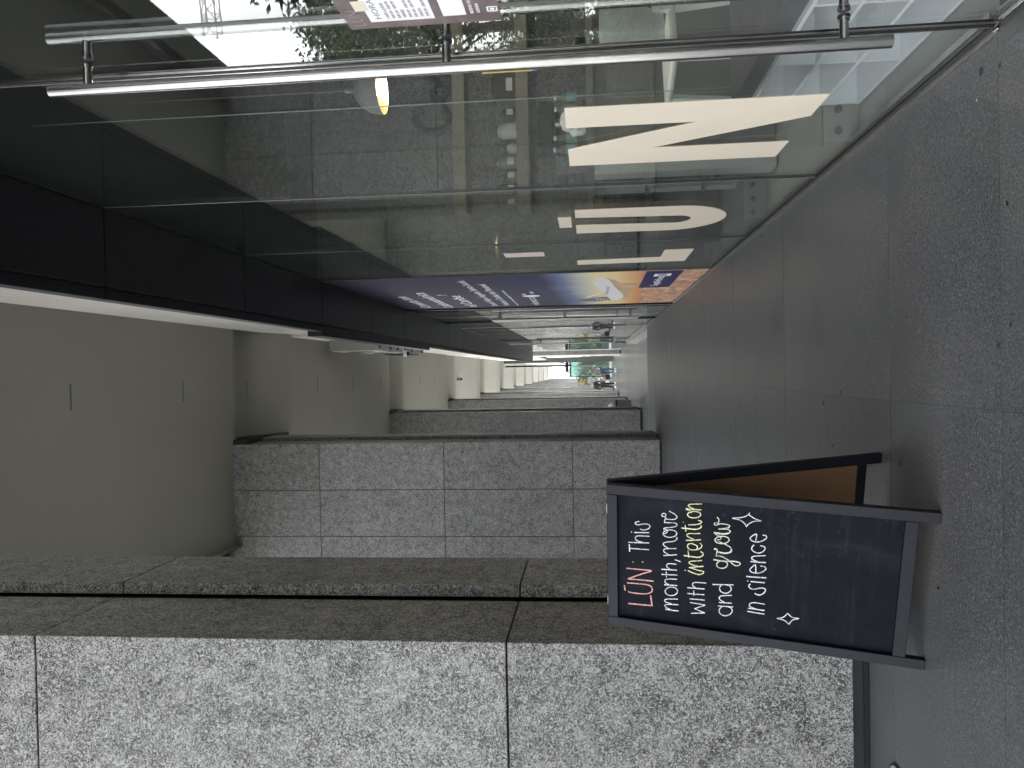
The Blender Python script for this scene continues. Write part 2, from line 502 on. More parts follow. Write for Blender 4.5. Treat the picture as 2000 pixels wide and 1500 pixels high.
struct('unseen_upper_floors', MB().box(-3.55, 16.0, CEIL0, 27.0, 7.92, 17.0).box(1.0, 16.0, -14.0, 27.0, 3.95, 7.919).box(1.0, 16.0, -14.0, CEIL0 - 0.001, 7.92, 17.0).box(-3.55, 16, 27.0, 120, 7.92, 9.0), M['wall_white'])  # unseen mass over the arcade, tall near and low far to steer sunlight

# ---------------------------------------------------------------- right side: upper wall, canopy, equipment on the wall
uw = struct('upper_wall', MB().box(0.86, 0.999, -14.0, 120.0, 3.95, 7.398), M['joint'])
yy = 0.5 - 3.27*4; k = 0
while yy < 118:
    y1 = min(yy + 3.27, 14.7 if yy < 14.69 else 999)
    x = 0.83 if yy < 14.69 else 0.775
    MB().box(x, 0.859, yy + 0.004, y1 - 0.004, 3.92, 7.136).build('wall_panel', M['wall_white'], uw)
    yy = y1
canopy = thing('canopy', 'dark metal canopy with panelled underside above the glass storefront', 'canopy', (0, 0, 0))
MB().box(0.47, 0.85, -12.6, 34.5, 3.60, 3.94).build('canopy_body', M['trim_dark'], canopy)
joints = [3.775 - 1.635 + 1.635 * k for k in range(-9, 21)]
for a, b in zip(joints[:-1], joints[1:]):
    b = min(b, 34.5)
    MB().box(0.484, 0.885, a + 0.005, b - 0.005, 3.570, 3.599).build('soffit_panel', M['soffit'], canopy, bevel=0.0015)
    w = 0.418 if not (7.0 < (a+b)/2 < 12.4) else 0.375
    MB().box(w, 0.470, a + 0.003, b - 0.003, 3.574, 3.66 if w > 0.4 else 3.72).build('edge_trim', M['trim_dark'], canopy, bevel=0.0015)
MB().box(0.470, 0.482, -12.5, 34.5, 3.586, 3.598).build('shadow_groove', M['black'], canopy)
def wall_unit(y, h, label, ln, louvre=False, first=False):
    t = thing('air_conditioning_unit', label, 'air conditioner', (0.774, y, 5.60), 'units on the wall above the canopy')
    MB().box(-0.235, 0.0, 0.0, ln, 0.0, h).build('casing', M['grey_metal'], t, bevel=0.006)
    if louvre:
        for k in range(7):
            MB().box(-0.262, -0.236, 0.05 + k*ln/7.6, 0.05 + k*ln/7.6 + ln/16, 0.04, h - 0.04).build('louvre', M['grey_dark'], t)
    else:
        MB().box(-0.247, -0.236, 0.04, ln - 0.04, 0.05, h - 0.05).build('cover_plate', M['white_plastic'], t.children[-1])
        MB().tube([(-0.25, ln*0.5, h*0.5), (-0.256, ln*0.5, h*0.5)], min(ln, h)*0.3, 14).build('fan_ring', M['grey_dark'], t.children[-1])
    MB().box(-0.2, 0.0, 0.02, 0.05, -0.05, -0.001).box(-0.2, 0.0, ln - 0.05, ln - 0.02, -0.05, -0.001).build('bracket', M['grey_dark'], t)
wall_unit(16.3, 1.08, 'tall grey air conditioning unit nearest on the wall above the canopy', 1.0)
wall_unit(17.9, 0.9, 'smaller grey air conditioning unit between the tall and louvred ones', 0.8)
wall_unit(19.4, 0.75, 'grey louvred air conditioning unit farthest along the wall above the canopy', 1.25, True)
sc = thing('security_camera', 'small white dome camera beside the grey wall units above the canopy', 'camera', (0.50, 18.2, 5.42))
MB().lathe((0,0,0), [(0.03, 0.09), (0.07, 0.08), (0.08, 0.02), (0.07, 0.0)], 14).build('housing', M['white_plastic'], sc, True)
MB().lathe((0,0,-0.001), [(0.055, 0.0), (0.05, -0.03), (0.03, -0.05), (0.005, -0.058)], 14).build('dome', M['black'], sc, True)
MB().box(0.03, 0.27, -0.02, 0.02, 0.085, 0.11).build('arm', M['white_plastic'], sc)
sc2 = thing('security_camera', 'dark dome camera hanging alone under the ceiling between the slots', 'camera', (-0.25, 33.6, 6.70))
MB().lathe((0,0,0), [(0.07, 0.15), (0.08, 0.05), (0.07, 0.0)], 14).build('housing', M['grey_metal'], sc2, True)
MB().lathe((0,0,-0.001), [(0.065, 0.0), (0.055, -0.04), (0.02, -0.07)], 14).build('dome', M['black'], sc2, True)

# ---------------------------------------------------------------- glass storefront
def pane_mb(y0, y1, z0, z1, x=XG, t=0.012):
    b = MB()
    p = [(x,y0,z0),(x+t,y0,z0),(x+t,y1,z0),(x,y1,z0),(x,y0,z1),(x+t,y0,z1),(x+t,y1,z1),(x,y1,z1)]
    b.add(p, [(1,2,6,5),(3,0,4,7)], 0)
    b.add(p, [(3,2,1,0),(4,5,6,7),(0,1,5,4),(2,3,7,6)], 1)
    return b
front = thing('glass_storefront', 'tall frameless glass storefront of the cafe with dark base channel', 'storefront', (0, 0, 0))
GM = [M['glass'], M['glass_edge']]
panes = [(0.30, 0.965), (2.178, 3.756), (3.764, 5.396), (5.404, 7.020), (7.028, 8.552), (8.560, 10.40), (13.40, 15.0)]
for y0, y1 in panes:
    pane_mb(y0, y1, 0.03 + fz(y0), 3.568).build('pane', GM, front)
for y in (3.760, 5.400, 7.024, 8.556):
    MB().box(XG - 0.001, XG + 0.013, y - 0.0035, y + 0.0035, 0.03 + fz(y), 3.568).build('silicone_joint', M['gasket'], front)
    MB().box(XG - 0.0016, XG - 0.0004, y + 0.0042, y + 0.0062, 0.03 + fz(y), 3.568).build('joint_highlight', M['grey_metal'], front)  # pale strip standing in for the highlight along each silicone joint
for y0, y1 in ((0.30, 0.97), (2.17, 10.42), (13.36, STEP_Y)):
    MB().obox((XG - 0.016, y0, fz(y0) + 0.0015), (0.013, 0, 0), (0, y1-y0, fz(y1-0.001)-fz(y0)), (0, 0, 0.010)).build('base_trim', M['steel_bright'], front)
    MB().obox((XG - 0.0025, y0, fz(y0) + 0.0015), (0.017, 0, 0), (0, y1-y0, fz(y1-0.001)-fz(y0)), (0, 0, 0.027)).build('gasket', M['gasket'], front)
    MB().obox((XG + 0.016, y0, fz(y0) + 0.0015), (0.02, 0, 0), (0, y1-y0, fz(y1-0.001)-fz(y0)), (0, 0, 0.03)).build('inner_trim', M['steel_bright'], front)
MB().box(XG + 0.001, XG + 0.013, 0.30, 10.42, 3.5685, 3.5695).build('head_seal', M['gasket'], front)
MB().box(XG - 0.02, XG + 0.03, 10.44, 10.50, fz(10.5), 3.568).box(XG-0.02, XG+0.03, 13.33, 13.36, fz(13.3), 3.568).build('door_post', M['trim_dark'], front)
# glass stiffening fins behind the panes, each standing in a bolted steel shoe
FM = [M['glass'], M['fin_edge'], M['gasket']]
for y in (3.305, 4.955, 6.60):
    x0, x1, z0, z1 = XG + 0.016, 1.165, 0.125, 3.6035
    p_ = [(x0,y,z0),(x1,y,z0),(x1,y+.012,z0),(x0,y+.012,z0),(x0,y,z1),(x1,y,z1),(x1,y+.012,z1),(x0,y+.012,z1)]
    fb = MB(); fb.add(p_, [(0,1,5,4),(2,3,7,6)], 0); fb.add(p_, [(1,2,6,5)], 1); fb.add(p_, [(3,2,1,0),(4,5,6,7)], 2)
    fb.build('fin', FM, front)
    so = MB().box(XG + 0.04, 1.17, y - 0.012, y + 0.024, -0.011, 0.1245).build('fin_shoe', M['concrete'], front)
    for x in (0.958, 1.045, 1.130):
        MB().tube([(x, y - 0.0122, 0.07), (x, y - 0.022, 0.07)], 0.0155, 12).build('bolt_cap', M['steel'], so, True)
lobby = thing('glass_storefront', 'distant glass storefront past the step, under the far canopy', 'storefront', (0, 0, 0))
y = 15.5
while y < 33.0:
    if not (20.9 < y < 24.0):
        pane_mb(y + 0.004, y + 1.626, -0.05 if y < 24 else fz(y), 3.568).build('pane', GM, lobby)
    y += 1.635
MB().box(XG - 0.016, XG - 0.003, STEP_Y + 0.01, 24.0, -0.054, -0.035).build('base_trim', M['steel_bright'], lobby)

def handle(par, y):
    zt, zb = 2.59, 0.325
    for x in (0.8145, 0.960):
        h = MB(); h.tube([(x, y, zb), (x, y, zt)], 0.0165, 18); ho = h.build('handle_bar', M['steel'], par, True)
    for z in (2.478, 1.462, 0.441):
        so = MB(); so.tube([(0.8145 + 0.008, y, z), (XG - 0.012, y, z)], 0.0115, 12); so.tube([(XG + 0.024, y, z), (0.960 - 0.008, y, z)], 0.0115, 12)
        s_ = so.build('standoff', M['steel'], par, True)
        co = MB(); co.tube([(XG - 0.013, y, z), (XG - 0.006, y, z)], 0.0145, 14); co.tube([(XG + 0.019, y, z), (XG + 0.025, y, z)], 0.0145, 14)
        co.build('collar', M['steel'], s_, True)
        co = MB(); co.tube([(XG - 0.006, y, z), (XG - 0.0005, y, z)], 0.016, 14); co.tube([(XG + 0.0125, y, z), (XG + 0.019, y, z)], 0.016, 14)
        co.build('washer', M['gasket'], s_, True)
def glass_door(y0, y1, hy, label, edge_hi=True):
    d = thing('glass_door', label, 'door', (0, 0, 0), 'glass doors with long bar handles')
    zb = 0.022 + fz((y0+y1)/2)
    pane_mb(y0, y1, zb, 3.555).build('pane', GM, d)
    ye = y1 if edge_hi else y0
    sg = 1 if edge_hi else -1
    MB().box(XG - 0.002, XG + 0.014, min(ye, ye+sg*0.006), max(ye, ye+sg*0.006), zb, 3.555).build('edge_seal', M['gasket'], d)
    MB().box(XG - 0.004, XG - 0.001, min(ye-sg*0.022, ye-sg*0.012), max(ye-sg*0.022, ye-sg*0.012), zb, 3.555).build('edge_strip', M['steel'], d)
    MB().box(XG - 0.006, XG + 0.018, y0, y1, zb - 0.006, zb - 0.0005).build('bottom_rail', M['steel'], d)
    handle(d, hy)
    return d
MB().box(XG - 0.0045, XG - 0.002, 2.1685, 2.1725, 0.035, 3.566).build('pane_edge_highlight', M['steel_bright'], front)  # thin bright strip added as the highlight line on the pane edge
door = glass_door(0.975, 2.160, 2.050, 'nearest glass door with long steel bar handles and a taped hours notice')
glass_door(10.98, 12.14, 12.04, 'glass entrance door just past the airline poster, nearer leaf', True)
glass_door(12.17, 13.32, 12.27, 'glass entrance door past the airline poster, farther leaf', False)
glass_door(20.95, 22.40, 22.28, 'distant glass door beyond the step, nearer leaf', True)
glass_door(22.45, 23.90, 22.58, 'distant glass door beyond the step, farther leaf', False)
th = MB(); th.box(XG - 0.05, XG + 0.07, 0.97, 2.166, 0.0015, 0.009); th.box(XG - 0.02, XG + 0.03, 1.93, 2.02, 0.009, 0.016)
tag(th.build('door_threshold', M['grey_dark']), 'dark metal threshold strip under the nearest glass door', 'threshold')
fl = thing('floor_plate', 'bright steel floor pivot block at the foot of the nearest door', 'door pivot', (XG, 2.169, 0.0))
MB().box(-0.012, 0.020, -0.006, 0.02, 0.0015, 0.018).build('pivot_block', M['steel'], fl, bevel=0.003)

# ---------------------------------------------------------------- cream letters on the glass
def C(z): return z + 1.1
let = thing('window_lettering', 'large cream vinyl letters spelling LŪN on the storefront glass', 'lettering', (0, 0, 0))
X0, X1 = XG - 0.0022, XG - 0.0004
Nn = [(2.631,.066),(2.628,-.796),(2.845,-.797),(3.145,-.300),(3.145,-.797),(3.365,-.797),(3.369,.066),(3.118,.066),(2.843,-.420),(2.843,.066)]
Nn = [(2.628,.066),(2.628,-.797),(2.842,-.797),(3.147,-.262),(3.147,-.797),(3.366,-.797),(3.366,.066),(3.118,.066),(2.843,-.405),(2.843,.066)]
MB().prism_x([(y, C(z)) for y, z in Nn], X0, X1).build('letter_n', M['vinyl'], let)
Uo = [(4.295,.062)] + [(4.295, -.30), (4.295,-.50)]
cyU, r1, r2 = (4.295+5.018)/2, (5.018-4.295)/2, (4.736-4.508)/2
Uo = [(4.295,.062)] + [(cyU - r1*math.cos(a), -.51 - .302*math.sin(a)) for a in [math.pi*k/22 for k in range(23)]] + [(5.018,.062),(4.738,.062)]
Uo += [(cyU + 0.01 + r2*math.cos(a), -.53 - .083*math.sin(a)) for a in [math.pi*k/14 for k in range(15)]] + [(4.508,.062)]
MB().prism_x([(y, C(z)) for y, z in Uo], X0, X1).build('letter_u', M['vinyl'], let)
MB().prism_x([(y, C(z)) for y, z in [(4.487,.163),(4.487,.087),(4.80,.087),(4.80,.163)]], X0, X1).build('macron', M['vinyl'], let)
MB().prism_x([(y, C(z)) for y, z in [(6.247,.077),(6.19,-.577)][:0] + [(6.250,.077),(6.205,-.577),(5.842,-.577),(5.842,-.79),(6.46,-.795),(6.495,.077)]], X0, X1).build('letter_l', M['vinyl'], let)
st = tag(MB().box(XG - 0.002, XG - 0.0006, 5.75, 5.95, C(.318), C(.62)).build('sticker', mat('pink_paper', (0.62,0.50,0.50), 0.6)), 'narrow pale pink paper strip stuck on the glass above the letter L', 'sticker')

# ---------------------------------------------------------------- notices on the nearest door
M['mauve'] = mat('mauve_print', (0.17,0.115,0.125), 0.35)
t = NT(M['mauve']); n_ = t.noise(t.pos(False), 7.0, 4.0, 0.6, 1.2)
t.l(t.ramp(n_.outputs[0], [(0.3, (0.085,0.060,0.060)), (0.55, (0.15,0.115,0.112)), (0.75, (0.25,0.21,0.205))]), t.b.inputs['Base Color'])
M['paper'] = mat('white_paper', (0.80,0.79,0.80), 0.6)
M['ink'] = mat('grey_ink', (0.30,0.29,0.30), 0.6)
M['white_ink'] = mat('white_ink', (0.80,0.80,0.80), 0.5)
fly = thing('opening_hours_notice', 'mauve poster with a white HORARIO sheet taped to the nearest door', 'notice', (0, 0, 0))
MB().box(XG - 0.0016, XG - 0.0004, 1.46, 1.948, C(.200), C(.588)).build('poster_sheet', M['mauve'], fly)
MB().box(XG - 0.0026, XG - 0.0018, 1.555, 1.912, C(.364), C(.526)).build('paper_sheet', M['paper'], fly)
MB().box(XG - 0.0034, XG - 0.0027, 1.80, 1.85, C(.515), C(.548)).build('tape', M['vinyl'], fly)
xt = XG - 0.0030
glass_text('print', 'HORARIO', 0.022, 1.895, C(.495), xt, M['ink'], fly, 0.16)
for k, (s_, b_) in enumerate((('LUNES A JUEVES', 1), ('8:00 AM - 8:00 PM', 0), ('8:00 AM - 8:00 PM', 0), ('VIERNES', 1), ('8:00 AM - 8:00 PM', 0), ('8:00 AM - 6:00 PM', 0), ('SABADO', 1), ('9:00 AM - 2:00 PM', 0))):
    glass_text('print', s_, 0.0115, 1.897, C(.474 - .0142*k), xt, M['ink'], fly)
glass_text('print', 'RESERVA TU', 0.012, 1.90, C(.265), XG - 0.0021, M['white_ink'], fly)
glass_text('print', 'AGENDA', 0.012, 1.90, C(.249), XG - 0.0021, M['white_ink'], fly)
MB().box(XG - 0.0026, XG - 0.0018, 1.70, 1.905, C(.284), C(.342)).build('white_square', M['paper'], fly)
glass_text('print', 'LŪN', 0.045, 1.93, C(.543), XG - 0.0021, mat('faint_print', (0.27,0.22,0.22), 0.5), fly)
ic = MB()
for (y0, y1, z0, z1) in ((1.893,1.897,.207,.229),(1.871,1.875,.207,.229),(1.871,1.897,.205,.209),(1.871,1.897,.227,.231)):
    ic.box(XG - 0.0026, XG - 0.0018, y0, y1, C(z0), C(z1))
ic.tube([(XG - 0.0026, 1.884, C(.218)), (XG - 0.0018, 1.884, C(.218))], 0.006, 12)
ic.build('camera_icon', M['white_ink'], fly)
yc = thing('yellow_notice', 'yellow card with a blue foot behind the near door handle', 'notice', (0, 0, 0))
MB().box(XG + 0.0125, XG + 0.0135, 2.182, 2.325, C(.150), C(.302)).build('card', mat('yellow_card', (0.80,0.60,0.13), 0.6), yc)
MB().box(XG + 0.0125, XG + 0.0136, 2.182, 2.325, C(.138), C(.1495)).build('card_foot', mat('blue_card', (0.02,0.17,0.62), 0.5), yc)

# ---------------------------------------------------------------- airline poster
mm = mat('poster_sky', rough=0.55, spec=0.06); t = NT(mm)
g = t.n('NewGeometry'); sx = t.n('SeparateXYZ'); t.l(g.outputs['Position'], sx.inputs[0])
zz = t.math('MULTIPLY_ADD', sx.outputs[1], 0.035, sx.outputs[2])       # the printed horizon tilts a little
nn = t.noise(g.outputs['Position'], 1.6, 4.0, 0.6)
zz = t.math('ADD', zz, t.math('MULTIPLY_ADD', nn.outputs[0], 0.16, -0.08))
fac = t.math('MULTIPLY', t.math('ADD', zz, -0.25), 0.40, clamp=True)
skyc = t.ramp(fac, [(0.0, (0.46,0.18,0.09)), (0.19, (0.44,0.15,0.075)), (0.27, (0.60,0.34,0.16)), (0.33, (0.68,0.53,0.29)), (0.41, (0.66,0.58,0.34)), (0.47, (0.42,0.43,0.38)), (0.54, (0.13,0.16,0.27)), (0.62, (0.036,0.033,0.075)), (1.0, (0.028,0.024,0.048))])
cl = t.n('Mapping'); cl.inputs['Scale'].default_value = (1, 1.1, 3.0); cl.inputs['Rotation'].default_value = (-0.25, 0, 0); t.l(g.outputs['Position'], cl.inputs['Vector'])
c1 = t.noise(cl.outputs[0], 3.4, 6.0, 0.62, 0.8)
clc = t.ramp(c1.outputs[0], [(0.30, (0.20,0.13,0.12)), (0.48, (0.42,0.24,0.17)), (0.60, (0.60,0.36,0.22)), (0.74, (0.74,0.55,0.36))])
edge = t.math('MULTIPLY_ADD', sx.outputs[1], -0.055, 0.98)
isc = t.math('LESS_THAN', sx.outputs[2], t.math('ADD', edge, t.math('MULTIPLY_ADD', nn.outputs[0], 0.10, -0.05)))
t.l(t.mix(isc, skyc, clc), t.b.inputs['Base Color'])
M['poster'] = mm
po = thing('airline_poster', 'tall navy and sunset airline poster covering two storefront panes', 'poster', (0, 0, 0))
for y0, y1 in ((7.030, 8.553), (8.559, 10.40)):
    MB().box(XG - 0.0022, XG - 0.0006, y0, y1, 0.012 + fz(y0), C(2.44)).build('print_panel', M['poster'], po)
xp = XG - 0.0028
pr = lambda nm, pts, m_, d=0.0: MB().prism_x([(y, C(z)) for y, z in pts], xp - d - 0.0004, xp - d).build(nm, m_, po)
M['navy'] = mat('navy_print', (0.026,0.023,0.085), 0.55, 0, 0.06)
M['cowl'] = paint('engine_white_print', (0.66,0.64,0.66), 0.4, 0.06, 2.0)
M['cowl_b'] = paint('engine_gold_print', (0.42,0.30,0.16), 0.4, 0.3, 3.0)
M['dark_print'] = mat('dark_print', (0.06,0.055,0.06), 0.4)
pr('navy_block', [(7.06,-.535),(8.47,-.548),(8.46,-.872),(7.06,-.866)], M['navy'])
def smooth_poly(pts, n=5):
    out = []
    N = len(pts)
    for i in range(N):
        p0, p1, p2, p3 = (Vector((*pts[(i+k-1) % N], 0)) for k in range(4))
        for j in range(n):
            u = j / n
            q = 0.5*((2*p1) + (p2-p0)*u + (2*p0-5*p1+4*p2-p3)*u*u + (3*p1-p0-3*p2+p3)*u**3)
            out.append((q.x, q.y))
    return out
pr('engine_shade', smooth_poly([(7.50,-.16),(7.69,-.276),(8.12,-.35),(8.43,-.37),(9.13,-.485),(9.50,-.465),(9.75,-.39),(9.2,-.36),(8.3,-.25)]), M['cowl_b'])
pr('engine_cowl', smooth_poly([(7.70,-.058),(7.48,-.110),(7.545,-.195),(8.3,-.29),(9.30,-.425),(9.80,-.385),(9.75,-.285),(9.0,-.205),(8.36,-.120)]), M['cowl'], 0.0005)
pr('wing_flap', smooth_poly([(8.03,-.335),(7.97,-.455),(8.17,-.545),(8.33,-.50),(8.34,-.41)]), M['cowl_b'], 0.0005)
for k in range(4):
    pr('flap_track', [(8.42+.09*k,-.37-.02*k),(8.46+.09*k,-.47-.012*k),(8.50+.09*k,-.46-.012*k),(8.50+.09*k,-.38-.02*k)], M['cowl_b'], 0.0005)
pr('wing_tip', [(9.36,.021),(8.80,-.150),(8.915,-.170),(9.42,-.005)], M['cowl'], 0.0004)
pr('fin', smooth_poly([(9.86,.215),(9.46,-.070),(9.38,-.265),(9.60,-.30),(9.80,-.305),(9.93,-.08)], 3), M['dark_print'], 0.0004)
for k in range(4):
    pr('fin_stripe', [(9.50+.05*k,-.10-.04*k),(9.74+.03*k,-.12-.04*k),(9.76+.03*k,-.135-.04*k),(9.50+.05*k,-.115-.04*k)], M['cowl'], 0.0009)
glass_text('print', 'AEROLINEA OFICIAL', 0.045, 9.1, C(-.235), xp - .001, M['dark_print'], po, 0.9)
xq = xp - 0.0009
for s_, sz, y, z, w in (('Conecta con', .20, 10.16, 2.055, 1.52), ('Latinoamérica', .20, 10.20, 1.775, 1.92), ('y', .16, 8.64, 1.615, .07), ('el', .20, 10.18, 1.45, .26), ('Caribe', .20, 9.80, 1.45, 1.08),
                        ('Desde Felipe Ángeles Santa Lucía', .115, 10.18, 1.175, 2.85), ('Vuelos a Ciudad de Panamá', .115, 10.16, 1.015, 2.5),
                        ('Reserva en nuestra página de internet', .05, 10.2, .90, 1.88), ('MÉXICO', .10, 10.2, .625, 1.05), ('STAR', .06, 8.96, .70, .25), ('AIR', .06, 8.75, .60, .25)):
    glass_text('print', s_, sz, y, C(z - 0.0), xq, M['white_ink'], po, w)
MB().tube([(xq - .0006, 9.0, C(.648)), (xq, 9.0, C(.648))], 0.1, 20).build('oval_logo', M['white_ink'], po)
po.children[-1].scale = (1, 1, 1)
glass_text('print', 'CopaAirlines', 0.115, 8.32, C(-.735), xq, M['white_ink'], po, 0.84)
pr('logo_block', [(7.28,-.625),(7.47,-.625),(7.45,-.783),(7.28,-.781)], M['white_ink'], 0.0006)
for k in range(3): pr('logo_stripe', [(7.30+.05*k,-.66),(7.325+.05*k,-.66),(7.325+.05*k,-.75),(7.30+.05*k,-.74)], M['navy'], 0.0012)

